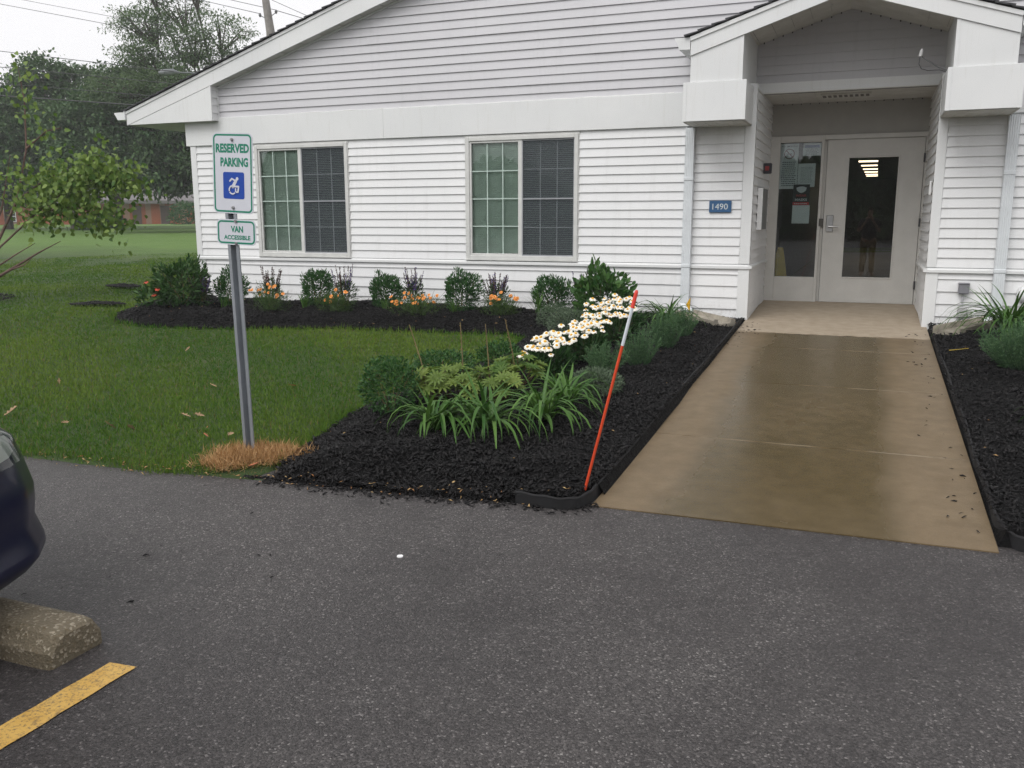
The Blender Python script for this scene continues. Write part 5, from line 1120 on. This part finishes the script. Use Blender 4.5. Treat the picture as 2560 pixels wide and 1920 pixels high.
ST = np.array([ # y, lip half-width, side, shoulder, z bottom, hood z
    (2.70, .30, .25, .25, .235, .66), (2.67, .54, .49, .45, .215, .70), (2.58, .735, .69, .64, .20, .74), (2.42, .88, .835, .78, .185, .79), (2.20, .95, .905, .86, .175, .84), (1.95, .955, .915, .89, .17, .88), (1.3, .925, .915, .89, .17, .94), (.6, .91, .92, .89, .17, .97), (-.8, .91, .92, .89, .17, .98), (-1.7, .88, .88, .84, .2, .98), (-1.95, .70, .66, .60, .25, .92)])
ST[:, 0] -= .30
def smooth_i(y, col):
    return np.interp(y, ST[::-1, 0], ST[::-1, col])
def sect(y, off=0.0):
    wl, wm, wb, zb, zh = [smooth_i(y, c_) for c_ in range(1, 6)]; k_ = np.clip((zh-.55)/.4, 0.2, 1)
    return [(0, zb), (wl-.16, zb), (wl-.05, zb+.035), (wl, .27), (wl-.006, .30), (wm, .365), (wm+.012, .43), (wm+.012, zh*.66), (wb+.015, zh*.80), (wb-.03, zh*.90), (wb-.16, zh*.965), (wb-.42 if wb > .5 else wb*.3, zh), (0, zh+.01)]
def car_body(ys_):
    rows = []
    for y in ys_: rows.append([(CXX+a, y, b) for a, b in sect(y)])
    return rows
ysA = np.concatenate([np.linspace(2.40, 1.6, 22), np.linspace(1.5, -2.25, 24)])
mb = MB(); R_ = car_body(ysA); n = len(R_[0])
for sgn in (1, -1):
    o = len(mb.v)
    for row in R_: mb.v += [(CXX+sgn*(p[0]-CXX), p[1], p[2]) for p in row]
    for j in range(len(R_)-1):
        for i in range(n-1): f = [o+j*n+i, o+j*n+i+1, o+(j+1)*n+i+1, o+(j+1)*n+i]; mb.f.append(f if sgn == 1 else f[::-1]); mb.m.append(0)
    for j in (0, len(R_)-1): mb.f.append([o+j*n+i for i in range(n)]); mb.m.append(0)
car = thing('parked_car', 'dark blue car cut by the left edge, nose over the wheel stop', 'car', (CXX, .5, 0))
body = mb.build('body', M_CAR, car, smooth=True)
def patch(y0, y1, i0, i1, off, name, mat, par, m=9, trim=0.0):
    for sgn in (1, -1):
        mb = MB(); ys_ = np.linspace(y0, y1, m); rows = []
        for j, y in enumerate(ys_):
            s_ = np.array(sect(y)); tt = np.linspace(i0+trim*(1-math.sin(math.pi*(j+.6)/(m+.2))), i1-trim*(1-math.sin(math.pi*(j+.6)/(m+.2))), 7); q = np.stack([np.interp(tt, np.arange(len(s_)), s_[:, c_]) for c_ in (0, 1)], 1)
            rows.append([(CXX+sgn*(a+off), y+off*.5, b+off*.4) for a, b in q])
        mb.v = [p for r_ in rows for p in r_]; mb.f = [[j*7+i, j*7+i+1, (j+1)*7+i+1, (j+1)*7+i] for j in range(m-1) for i in range(6)]; mb.m = [0]*len(mb.f); o_ = mb.build(name, mat, par, smooth=True); yield sgn, o_
for sgn, hl in patch(2.20, 1.68, 7.6, 10.2, .016, 'headlight', M_CGL, car, trim=.5):
    mb = MB(); ys_ = np.linspace(2.17, 1.72, 8)
    for nm, i0, i1, of, mt in (('reflector', 7.8, 10.0, .006, simple('headlight_chrome', (.62, .64, .62), .35, .3)), ('turn_lens', 7.8, 8.7, .011, simple('pale_lens', (.72, .74, .66), .25))):
        mb = MB(); rows = []
        for j, y in enumerate(ys_ if nm == 'reflector' else np.linspace(2.0, 1.75, 8)):
            s_ = np.array(sect(y)); w0 = (i1-i0)*(.5 if nm == 'reflector' else .5*abs(math.sin(math.pi*(j+.4)/8)))*math.sin(math.pi*(j+1)/9)**.5; mid = (i0+i1)/2; tt = np.linspace(mid-w0, mid+w0, 5); q = np.stack([np.interp(tt, np.arange(len(s_)), s_[:, c_]) for c_ in (0, 1)], 1); rows += [(CXX+sgn*(a+of), y, b+of*.3) for a, b in q]
        mb.add(rows, [(j*5+i, j*5+i+1, (j+1)*5+i+1, (j+1)*5+i) for j in range(7) for i in range(4)]); mb.build(nm, mt, hl, smooth=True)
mb = MB(); G = [(1.15, .80, .80, .935), (.35, .66, .70, 1.38), (-.9, .64, .68, 1.42), (-1.75, .72, .74, .985)]
gv = []
for y, wt, wb_, z in G: gv += [(CXX-wt, y, z), (CXX+wt, y, z)]
for y, z in ((.95, .955), (-1.55, .98)): gv += [(CXX-.86, y, z), (CXX+.86, y, z)]
mb.add(gv, [(0, 1, 3, 2), (4, 5, 7, 6), (0, 2, 8), (1, 9, 3), (2, 4, 10, 8), (3, 9, 11, 5), (4, 6, 10), (5, 11, 7)]); mb.build('window_glass', simple('car_glass', (.01, .012, .014), .05), car)
mb = MB(); mb.bbox((CXX-.66, -.9, 1.385), (CXX+.66, .35, 1.43), .02); mb.build('roof', M_CAR, car)
mb = MB(); mb.box((CXX-.34, 2.355, .33), (CXX+.34, 2.415, .47)); mb.build('grille', simple('grille_black', (.01, .01, .01), .5), car)
for sgn in (1, -1):
    for y in (1.20, -1.45):
        mb = MB(); x0 = CXX+sgn*.74; x1 = CXX+sgn*.935; mb.tube([(x0, y, .31), (x0+sgn*.01, y, .31), (x1-sgn*.01, y, .31), (x1, y, .31)], [.28, .31, .31, .285], 28); wh = mb.build('wheel', M_TYRE, car)
        mb = MB(); mb.tube([(x1-sgn*.01, y, .31), (x1+sgn*.004, y, .31)], [.205, .195], 24)
        for i in range(5): a = i*2*math.pi/5; mb.tube([(x1+sgn*.006, y, .31), (x1+sgn*.006, y+.19*math.cos(a), .31+.19*math.sin(a))], [.03, .022], 6)
        mb.build('rim', M_RIM, wh)
mb = MB(); mb.tube([(CXX+.80, 2.0, .345), (CXX+.855, 2.025, .345)], [.035, .03], 12); mb.build('fog_lamp', simple('fog_lens', (.10, .11, .13), .15), car)

# ------------------------------------------------------------------ trees, far building, pole, wires
M_BARK = simple('bark', (.075, .062, .05), .9, var=.35, vs=8, bump=.6, bs=30); M_RBARK = simple('redbud_bark', (.11, .065, .05), .8, var=.3, vs=12)
T_LOC = leaf('locust_leaf', (.072, .125, .062), (.17, .24, .125), .6, .4); T_DRK = leaf('dark_tree_leaf', (.036, .082, .034), (.115, .185, .080), .6, .2); T_RED = leaf('redbud_leaf', (.060, .135, .022), (.215, .30, .07), .4, .35)
AZ = rad(43); RT = np.array([math.cos(AZ), math.sin(AZ), 0]); DP = np.array([-math.sin(AZ), math.cos(AZ), 0])
def crown_tree(name, label, base, lobes, n_tw, per, leafL, leafW, mat, group='trees behind the building', trunk_r=.28, droop=-.2, shell=.45):
    """lobes: (u, v, z, ru, rz) in metres right of / behind the trunk and above ground"""
    bx, by = base; z0 = float(zl(bx, by)); r = thing(name, label, 'tree', (bx, by, z0), group); B = np.array([bx, by, z0]); Ps = []; Ds = []; mbt = MB()
    top = max(l[2] for l in lobes); fork = B+[0, 0, top*.35]; mbt.tube([B-[0, 0, .2], B+[0, 0, top*.18], fork], [trunk_r, trunk_r*.8, trunk_r*.65], 9)
    vol = np.array([l[3]**2*l[4] for l in lobes])**.7; vol /= vol.sum()
    for l, fr in zip(lobes, vol):
        c = B+RT*l[0]+DP*l[1]+np.array([0, 0, l[2]]); mid = fork*.45+c*.55+np.array([0, 0, -.25*l[4]]); mbt.tube([fork, fork*.6+mid*.4+rng.normal(0, .15, 3), mid, c], [trunk_r*.5, trunk_r*.36, trunk_r*.24, .03], 6)
        n = int(n_tw*fr); d = unit(rng.normal(0, 1, (n, 3))); ph = rng.uniform(0, 6.3, 4)
        lm = 1+.28*np.sin(d[:, 0]*5+ph[0])*np.sin(d[:, 2]*5+ph[1])+.2*np.sin(d[:, 1]*9+ph[2])*np.sin(d[:, 0]*8+ph[3])
        q = (shell+(1-shell)*rng.uniform(0, 1, n)**.7)*lm; tw = c+d*np.array([l[3], l[3], l[4]])*q[:, None]
        gap = np.sin(tw[:, 0]*2.3+ph[0])+np.sin(tw[:, 1]*2.1+ph[1])+np.sin(tw[:, 2]*2.6+ph[2]); tw = tw[gap > -1.15]; d = d[gap > -1.15]
        for j in range(0, len(tw), 22):
            e = tw[j]; mbt.tube([mid*.4+c*.6, (c*.35+e*.65)+rng.normal(0, .1, 3), e], [.05, .03, .012], 4, cap=False)
        Pp = np.repeat(tw, per, 0)+rng.normal(0, leafL*1.25, (len(tw)*per, 3))*[1, 1, .42]; Ps.append(Pp); Ds.append(np.repeat(d, per, 0)+rng.normal(0, .8, Pp.shape)+np.array([0, 0, droop]))
    mbt.build('trunk', M_BARK, r); Pp = np.concatenate(Ps); Dd = np.concatenate(Ds); m = len(Pp); Nn = unit(rng.normal(0, .38, (m, 3))+[0, 0, 1.]); V, Fc = leaf_geo(Pp, Dd, Nn, leafL*rng.uniform(.6, 1.3, m), leafW*rng.uniform(.7, 1.2, m), .2)
    tw_t = np.repeat(np.clip(rng.normal(.45, .3, m//per+1), 0, 1), per)[:m]; np_mesh('crown', V, Fc, mat, r, tint=np.repeat(np.clip(tw_t+rng.normal(0, .05, m), 0, 1), 6)); return r
crown_tree('locust_tree', 'tall airy tree with pale feathery foliage, top reaching above the roof edge', (-31.6, 38.8),
    [(-3.9, 0, 10.3, 1.5, .9), (-2.2, .5, 11.3, 1.6, .9), (-0.2, 0, 10.3, 1.7, .8), (-4.0, 0, 8.8, 1.4, .8), (-1.9, -.5, 9.2, 1.9, .9), (0.5, .3, 8.8, 1.5, .7), (1.8, 0, 8.2, 1.3, .6), (-5.0, 0, 7.2, 1.6, .9), (-2.4, -.5, 7.3, 2.2, 1.0), (0.2, 0, 6.8, 2.0, .9), (-3.6, .4, 12.2, .8, .6), (-1.4, 0, 12.4, .9, .5)], 4000, 11, .15, .062, T_LOC, shell=.30)
crown_tree('leafy_tree', 'dark drooping tree right beside the eave of the white building', (-33.0, 40.3),
    [(-7.6, 0, 5.9, 1.7, 1.2), (-5.4, -.5, 5.4, 2.0, 1.3), (-3.1, -.8, 5.2, 2.2, 1.3), (-0.8, -.5, 4.9, 2.0, 1.3), (-6.8, -1, 4.0, 1.8, 1.0), (-4.2, -1.2, 3.7, 2.2, 1.0), (-1.6, -1.2, 3.3, 2.2, 1.0), (0.6, -.6, 3.8, 1.8, 1.2), (0.0, -1, 2.4, 1.8, .8), (-3.4, -1, 2.6, 1.9, .7), (2.0, -.6, 2.6, 1.6, .8), (-6.0, -.8, 2.9, 1.6, .6)], 6200, 10, .22, .12, T_DRK, droop=-.5, shell=.5)
crown_tree('leafy_tree', 'dark rounded tree at the left with a lumpy crown against the sky', (-44.8, 40.3),
    [(-1.2, 0, 8.9, 1.7, 1.0), (.8, .4, 8.5, 1.9, 1.1), (-2.6, 0, 7.0, 2.0, 1.3), (0, -.6, 7.0, 2.4, 1.4), (2.4, 0, 7.0, 1.8, 1.3), (-2.4, 0, 4.8, 2.4, 1.5), (.6, -.6, 4.6, 2.6, 1.5), (3.0, 0, 4.8, 2.0, 1.4)], 5400, 10, .23, .13, T_DRK, shell=.5)
crown_tree('leafy_tree', 'mid green tree between the lumpy tree and the feathery tree', (-43.3, 42.3),
    [(1.0, 0, 8.7, 1.5, 1.0), (2.8, 0, 9.2, 1.5, .9), (4.2, 0, 8.0, 1.7, 1.1), (0.8, -.4, 6.8, 2.2, 1.3), (3.4, -.4, 6.2, 2.3, 1.4), (1.8, -.4, 4.2, 2.8, 1.5), (5.0, 0, 4.4, 2.0, 1.3)], 4600, 10, .23, .13, T_DRK, shell=.5)
crown_tree('leafy_tree', 'dark tree at the left edge behind the small garden tree', (-52.5, 42.0),
    [(-2, 0, 7.2, 2.0, 1.2), (.6, 0, 7.0, 1.8, 1.1), (2.2, 0, 5.6, 2.0, 1.3), (-1.4, 0, 5.2, 2.4, 1.5), (-3.6, 0, 5.4, 2.0, 1.5), (0, 0, 3.2, 2.8, 1.4), (2.8, 0, 3.4, 1.8, 1.3)], 3800, 10, .23, .13, T_DRK, shell=.5)
crown_tree('leafy_tree', 'low dark tree filling the gap above the brick building roof', (-50.3, 46.6),
    [(0.2, .8, 5.0, 2.6, 1.8), (3.2, .8, 5.4, 2.6, 1.9), (6.2, .8, 5.2, 2.6, 1.8), (8.6, .8, 5.0, 2.2, 1.6), (-2.3, .8, 4.6, 2.4, 1.7)], 4200, 10, .25, .14, T_DRK, shell=.5)
# redbud at the left edge
rb = thing('redbud_tree', 'small garden tree with heart shaped leaves at the left edge', 'tree', (-12.25, 9.1, float(zl(-12.25, 9.1))))
bz0 = float(zl(-12.25, 9.1))
BR = [[(-12.25, 9.1, bz0-.05), (-12.05, 9.3, .95), (-11.80, 9.62, 1.75), (-11.70, 9.78, 2.5), (-11.76, 9.88, 3.2), (-11.85, 9.9, 3.7)], [(-12.3, 9.12, bz0-.05), (-12.2, 9.25, .9), (-12.0, 9.5, 1.6), (-11.95, 9.7, 2.4)],
      [(-12.05, 9.3, .95), (-11.55, 9.7, 1.55), (-11.0, 9.9, 1.95), (-10.5, 10.1, 2.1), (-10.12, 10.25, 2.02)], [(-11.55, 9.7, 1.55), (-11.0, 9.85, 1.65), (-10.6, 9.98, 1.55), (-10.35, 10.1, 1.38)], [(-11.0, 9.9, 1.95), (-10.75, 10.0, 2.25), (-10.6, 10.1, 2.4)],
      [(-12.2, 9.2, .62), (-11.75, 9.45, .95), (-11.5, 9.6, 1.12)], [(-12.22, 9.15, .45), (-11.8, 9.35, .72), (-11.45, 9.6, .98), (-11.15, 9.75, 1.15)], [(-11.8, 9.35, .72), (-11.6, 9.45, .80), (-11.5, 9.52, .90)], [(-11.80, 9.62, 1.75), (-11.4, 9.8, 2.05), (-11.1, 9.95, 2.2)], [(-11.7, 9.78, 2.5), (-11.4, 9.9, 2.75), (-11.2, 10.0, 2.8)]]
mb = MB()
for b in BR: mb.tube(b, np.linspace(.030 if b[0][2] < .5 else .016, .004, len(b)), 7)
mb.build('trunk', M_RBARK, rb)
Pl = []
for b, nl, sp_, t0 in ((BR[2], 1150, .18, .2), (BR[3], 520, .17, .1), (BR[4], 200, .15, .1), (BR[8], 380, .18, .1), (BR[0], 85, .15, .72), (BR[9], 26, .10, .3), (BR[1], 50, .15, .7)):
    b = np.array(b); t_ = rng.uniform(t0, 1, nl)*(len(b)-1); c = np.stack([np.interp(t_, np.arange(len(b)), b[:, q_]) for q_ in range(3)], 1); Pl.append(c+rng.normal(0, sp_, c.shape)*[1, 1, .85])
Pl = np.concatenate(Pl); n = len(Pl); D = rng.normal(0, .55, (n, 3))+[0.1, -.1, -.75]; V, Fc = leaf_geo(Pl, D, rng.normal(0, .5, (n, 3))+[.2, -.8, .7], rng.uniform(.055, .10, n), rng.uniform(.05, .085, n), .16, .35, .08); np_mesh('crown', V, Fc, T_RED, rb, tint=rt(n, 6))
n = 500; a = rng.uniform(0, 6.28, n); q = np.sqrt(rng.uniform(0, 1, n)); P = np.column_stack([-12.25+.55*q*np.cos(a), 9.1+.5*q*np.sin(a)]); chips(P, zl(P[:, 0], P[:, 1])+.05, .07, 'soil_patch', M_CHIP, rng.uniform(.1, .8, n), .4)
# orange brick building far behind
A0 = np.array([-74.0, 55.5]); ddir = np.array([.69, .725]); ndir = np.array([ddir[1], -ddir[0]])     # ndir faces the camera
far_b = thing('brick_building', 'low orange brick building with a big grey roof behind the trees', 'building', (*A0, .95)); Q = lambda u, v, z: (A0[0]+ddir[0]*u-ndir[0]*v, A0[1]+ddir[1]*u-ndir[1]*v, z)
def qbox(mb, u0, u1, v0, v1, z0, z1):
    v = [Q(u, vv, z) for z in (z0, z1) for u, vv in ((u0, v0), (u1, v0), (u1, v1), (u0, v1))]; mb.add(v, [(0, 3, 2, 1), (4, 5, 6, 7), (0, 1, 5, 4), (1, 2, 6, 5), (2, 3, 7, 6), (3, 0, 4, 7)])
k = NT('orange_brick'); br = k.add('ShaderNodeTexBrick'); br.inputs['Scale'].default_value = 4; br.inputs['Color1'].default_value = (.42, .13, .06, 1); br.inputs['Color2'].default_value = (.34, .10, .05, 1); br.inputs['Mortar'].default_value = (.35, .22, .16, 1); tc = k.add('ShaderNodeTexCoord'); k.link(tc.outputs['Generated'], br.inputs[0]); k.link(br.outputs[0], k.b.inputs[0]); k.rough(.85)
mb = MB(); qbox(mb, -3, 34, 0, 14, .5, 3.1); mb.build('wall', k.m, far_b)
mb = MB(); e = 1.0; c4 = [Q(-3-e, -e, 2.95), Q(34+e, -e, 2.95), Q(34+e, 14+e, 2.95), Q(-3-e, 14+e, 2.95)]; c5 = [Q(-3-e, -e, 3.25), Q(34+e, -e, 3.25), Q(34+e, 14+e, 3.25), Q(-3-e, 14+e, 3.25)]
mb.add(c4+c5+[Q(3, 7, 7.0), Q(28, 7, 7.0)], [(3, 2, 1, 0), (0, 1, 5, 4), (1, 2, 6, 5), (2, 3, 7, 6), (3, 0, 4, 7), (4, 5, 9, 8), (5, 6, 9), (6, 7, 8, 9), (7, 4, 8)]); mb.build('roof', simple('far_roof', (.16, .15, .15), .9, var=.15), far_b)
for u in (13.2, 15.7): mb = MB(); qbox(mb, u, u+.8, -.05, .1, .95, 2.75); mb.build('door', simple('far_door', (.10, .07, .06), .7), far_b)
mb = MB(); qbox(mb, 2.6, 3.5, -.06, .1, 1.3, 2.7); wf = mb.build('window', simple('far_window', (.02, .022, .025), .2), far_b)
mb = MB()
for u in (2.58, 3.03, 3.46): qbox(mb, u, u+.07, -.10, -.07, 1.28, 2.72)
for zz_ in (1.28, 1.75, 2.2, 2.66): qbox(mb, 2.60, 3.50, -.105, -.075, zz_, zz_+.06)
mb.build('frame', M_WHITE, wf)
def far_bush(label, x, y, R, H): 
    z = float(zl(x, y)); r = thing('bush', label, 'bush', (x, y, z), 'bushes on the far lawn'); n = 1400; P, d = blob_pts(n, (x, y, z+H*.4), R, H*.6, .15); P[:, 2] = np.maximum(P[:, 2], z+.05); V, Fc = leaf_geo(P, d+rng.normal(0, .6, (n, 3)), d+rng.normal(0, .4, (n, 3)), .22, .13, .2); np_mesh('foliage', V, Fc, LEAVES['box'], r, tint=rt(n, 6)); mb = MB(); mb.tube([(x, y, z-.1), (x, y, z+H*.5)], [.08, .03], 6); mb.build('stem', M_BARK, r)
far_bush('round dark bush against the orange brick wall', -57.2, 63.6, 1.5, 1.9); far_bush('dark bush on the rise in front of the brick building, half behind the redbud', -43.6, 41.2, 1.3, .9)
# utility pole, wires, street lamp
M_WOOD = simple('weathered_wood', (.24, .22, .21), .9, var=.25, vs=5); M_WIRE = simple('wire_black', (.03, .03, .035), .6)
pole = thing('utility_pole', 'weathered wooden utility pole rising behind the roof', 'utility pole', (-21.35, 29.0, .7)); mb = MB(); mb.tube([(-21.33, 29.02, .5), (-21.40, 28.95, 8.4), (-21.50, 28.88, 9.52)], [.21, .16, .135], 14); mb.build('post', M_WOOD, pole)
for p, q in (((-21.47, 28.9, 8.97), (-21.68, 28.74, 9.0)), ((-21.44, 28.93, 9.0), (-21.21, 29.09, 9.15))):
    mb = MB(); p, q = np.array(p), np.array(q); mb.tube([p-[0, 0, .12], q-[0, 0, .05]], .016, 6); mb.tube([q-[0, 0, .10], q-[0, 0, .02], q+[0, 0, .0], q+[0, 0, .04]], [.03, .06, .04, .03], 10); mb.build('insulator', simple('insulator_grey', (.12, .12, .13), .4), pole)
def wire(a, b, label, rr=.014, ext=1.5, ext2=0.0):
    a, b = np.array(a, float), np.array(b, float); d = b-a; a2, b2 = a-d*ext, b+d*ext2; t = np.linspace(0, 1, 24)[:, None]; P = a2+(b2-a2)*t; mb = MB(); mb.tube(P, rr, 5); tag(mb.build('power_line', M_WIRE, loc=tuple(a2)), label, 'power line', 'power lines crossing the sky')
wire((-34.03, 27.89, 10.25), (-26.47, 27.26, 8.58), 'thin wire second from the top at the upper left', .010, .6, .35); wire((-33.48, 28.55, 10.5), (-26.56, 27.18, 8.9), 'topmost thin wire at the upper left', .008, .6, .35)
wire((-34.14, 27.75, 8.38), (-27.09, 26.65, 7.25), 'wire just above the lumpy tree top', .013, .6, .5); wire((-34.18, 27.7, 7.74), (-25.96, 27.75, 6.69), 'wire running across the lumpy tree top', .013, .6, .5)
wire((-34.22, 27.66, 7.08), (-26.19, 27.53, 6.17), 'wire in front of the trees, second from the lowest', .013, .6, .5); wire((-34.25, 27.62, 6.59), (-26.67, 27.06, 5.8), 'lowest and thickest wire in front of the trees', .024, .6, .5)
wire((-28.33, 33.67, 11.09), (-21.68, 28.74, 9.02), 'wire meeting the left insulator of the pole', .012, .3, 0); wire((-27.45, 34.39, 11.21), (-21.21, 29.09, 9.18), 'wire meeting the right insulator of the pole', .012, .3, 0)
wire((-26.05, 35.46, 11.32), (-21.53, 31.31, 9.51), 'wire right of the pole dropping behind the roof', .012, .3, .6); wire((-21.21, 29.09, 9.17), (-18.8, 29.2, 8.4), 'short wire from the right insulator down behind the roof', .012, 0, .6)
lamp = thing('street_lamp', 'grey cobra head street lamp among the tree branches', 'street lamp', (-26.6, 32.6, .8)); mb = MB(); mb.tube([(-26.6, 32.6, .6), (-26.6, 32.6, 7.2), (-27.0, 32.2, 7.6), (-27.66, 31.61, 7.68), (-28.1, 31.2, 7.66)], [.09, .07, .05, .04, .035], 8); mb.build('pole', simple('lamp_grey', (.13, .14, .145), .5), lamp)
mb = MB(); mb.tube([(-28.0, 31.3, 7.67), (-28.15, 31.16, 7.68), (-28.42, 30.92, 7.64), (-28.6, 30.76, 7.60)], [.05, .13, .15, .06], 10); mb.build('lamp_head', simple('lamp_grey', (.13, .14, .145), .5), lamp)

# ------------------------------------------------------------------ unseen tree belt, added to darken what the door and window glass mirror
n = 60000; X = rng.uniform(-75, 75, n); Hh = 5.5+2.5*np.sin(X*.13+1)+1.5*np.sin(X*.41); Z = rng.uniform(0, 1, n)**.8*Hh; Y = -46+rng.normal(0, 2.2, n)*(1-.4*Z/Hh)
V, Fc = leaf_geo(np.column_stack([X, Y, Z]), rng.normal(0, 1, (n, 3)), rng.normal(0, .5, (n, 3))+[0, .6, .6], 1.1, .75, .2)
tag(np_mesh('added_tree_belt', V, Fc, T_DRK, tint=rt(n, 6)), kind='stuff')

# photographer, mirrored in the door glass
def skin_figure(name, mat, verts, edges, radii, parent, root=0, lv=2):
    me = bpy.data.meshes.new(name); me.from_pydata([tuple(np.array(v)-LOC[parent.name]) for v in verts], edges, []); o = bpy.data.objects.new(name, me); COL.objects.link(o); o.parent = parent; LOC[o.name] = LOC[parent.name]
    md = o.modifiers.new('skin', 'SKIN'); md.use_smooth_shade = True; sv = me.skin_vertices[0].data
    for i, r_ in enumerate(radii): sv[i].radius = r_ if isinstance(r_, tuple) else (r_, r_); sv[i].use_root = (i == root)
    sb = o.modifiers.new('sub', 'SUBSURF'); sb.levels = lv; sb.render_levels = lv; me.materials.append(mat); return o
per = thing('person', 'person in dark shirt and khaki trousers holding up a phone, mirrored in the door', 'person', (0, -.38, 0))
M_SKIN = simple('skin', (.45, .27, .19), .55, var=.08); M_SHIRT = simple('dark_shirt', (.012, .014, .028), .85); M_KHAKI = simple('khaki', (.26, .18, .075), .85); M_HAIR = simple('dark_hair', (.02, .014, .01), .7); M_SHOE = simple('shoe', (.02, .02, .02), .6)
bx, by = 0.0, -.40
V = [(bx, by, .93), (bx, by, 1.12), (bx, by+.01, 1.30), (bx, by, 1.42), (bx, by+.02, 1.50), (bx, by+.035, 1.58), (bx, by+.03, 1.68)]; Ed = [(i, i+1) for i in range(6)]; Rr = [(.165, .12), (.15, .11), (.17, .115), (.10, .075), (.055, .055), (.075, .092), (.062, .078)]
for sg in (-1, 1):
    o = len(V); V += [(bx+sg*.10, by, .86), (bx+sg*.105, by+.02, .48), (bx+sg*.115, by-.01, .09), (bx+sg*.13, by+.13, .045)]; Ed += [(0, o), (o, o+1), (o+1, o+2), (o+2, o+3)]; Rr += [.10, .066, .046, (.04, .035)]
    o = len(V); V += [(bx+sg*.185, by, 1.38), (bx+sg*.25, by+.06, 1.12), (bx+sg*.085, by+.29, 1.38), (bx+sg*.062, by+.335, 1.43)]; Ed += [(3, o), (o, o+1), (o+1, o+2), (o+2, o+3)]; Rr += [.062, .045, .030, .033]
    h0 = o+3
    for k_ in range(4):
        f0 = len(V); zz_ = 1.455-.017*k_; V += [(bx+sg*.060, by+.362, zz_), (bx+sg*.045, by+.366, zz_), (bx+sg*.030, by+.360, zz_-.003*k_)]; Ed += [(h0, f0), (f0, f0+1), (f0+1, f0+2)]; Rr += [.009, .008, .007]
    f0 = len(V); V += [(bx+sg*.050, by+.32, 1.455), (bx+sg*.032, by+.335, 1.462)]; Ed += [(h0, f0), (f0, f0+1)]; Rr += [.010, .008]
skin_figure('body', M_SKIN, V, Ed, Rr, per)
V = [(bx, by, .86), (bx, by, 1.12), (bx, by+.01, 1.30), (bx, by, 1.42)]; Ed = [(0, 1), (1, 2), (2, 3)]; Rr = [(.20, .155), (.19, .15), (.20, .145), (.125, .10)]
for sg in (-1, 1): o = len(V); V += [(bx+sg*.185, by, 1.38), (bx+sg*.235, by+.045, 1.18)]; Ed += [(3, o), (o, o+1)]; Rr += [.075, .062]
skin_figure('shirt', M_SHIRT, V, Ed, Rr, per)
V = [(bx, by, 1.00)]; Ed = []; Rr = [(.19, .14)]
for sg in (-1, 1): o = len(V); V += [(bx+sg*.10, by, .86), (bx+sg*.105, by+.02, .48), (bx+sg*.115, by-.01, .10)]; Ed += [(0, o), (o, o+1), (o+1, o+2)]; Rr += [.112, .08, .068]
skin_figure('trousers', M_KHAKI, V, Ed, Rr, per)
skin_figure('hair', M_HAIR, [(bx, by-.02, 1.60), (bx, by+.005, 1.70), (bx, by+.05, 1.735)], [(0, 1), (1, 2)], [(.078, .07), (.078, .085), (.06, .05)], per)
mb = MB(); mb.bbox((bx-.036, by+.345, 1.392), (bx+.036, by+.353, 1.462), .003); tag(mb.build('phone', simple('phone_black', (.01, .01, .011), .3), loc=(bx, by+.35, 1.4)), 'black phone held up by the person mirrored in the door', 'phone')

# air: even haze over the whole place
k = NT('haze'); k.n.remove(k.b); pv = k.add('ShaderNodeVolumePrincipled'); pv.inputs['Color'].default_value = (.97, .98, 1, 1); pv.inputs['Density'].default_value = .0012; pv.inputs['Anisotropy'].default_value = 0.0; k.link(pv.outputs[0], k.o.inputs['Volume'])
mb = MB(); mb.box((-141, -91, -1.2), (91, 226, 16)); hz = mb.build('haze', k.m); tag(hz, kind='stuff')
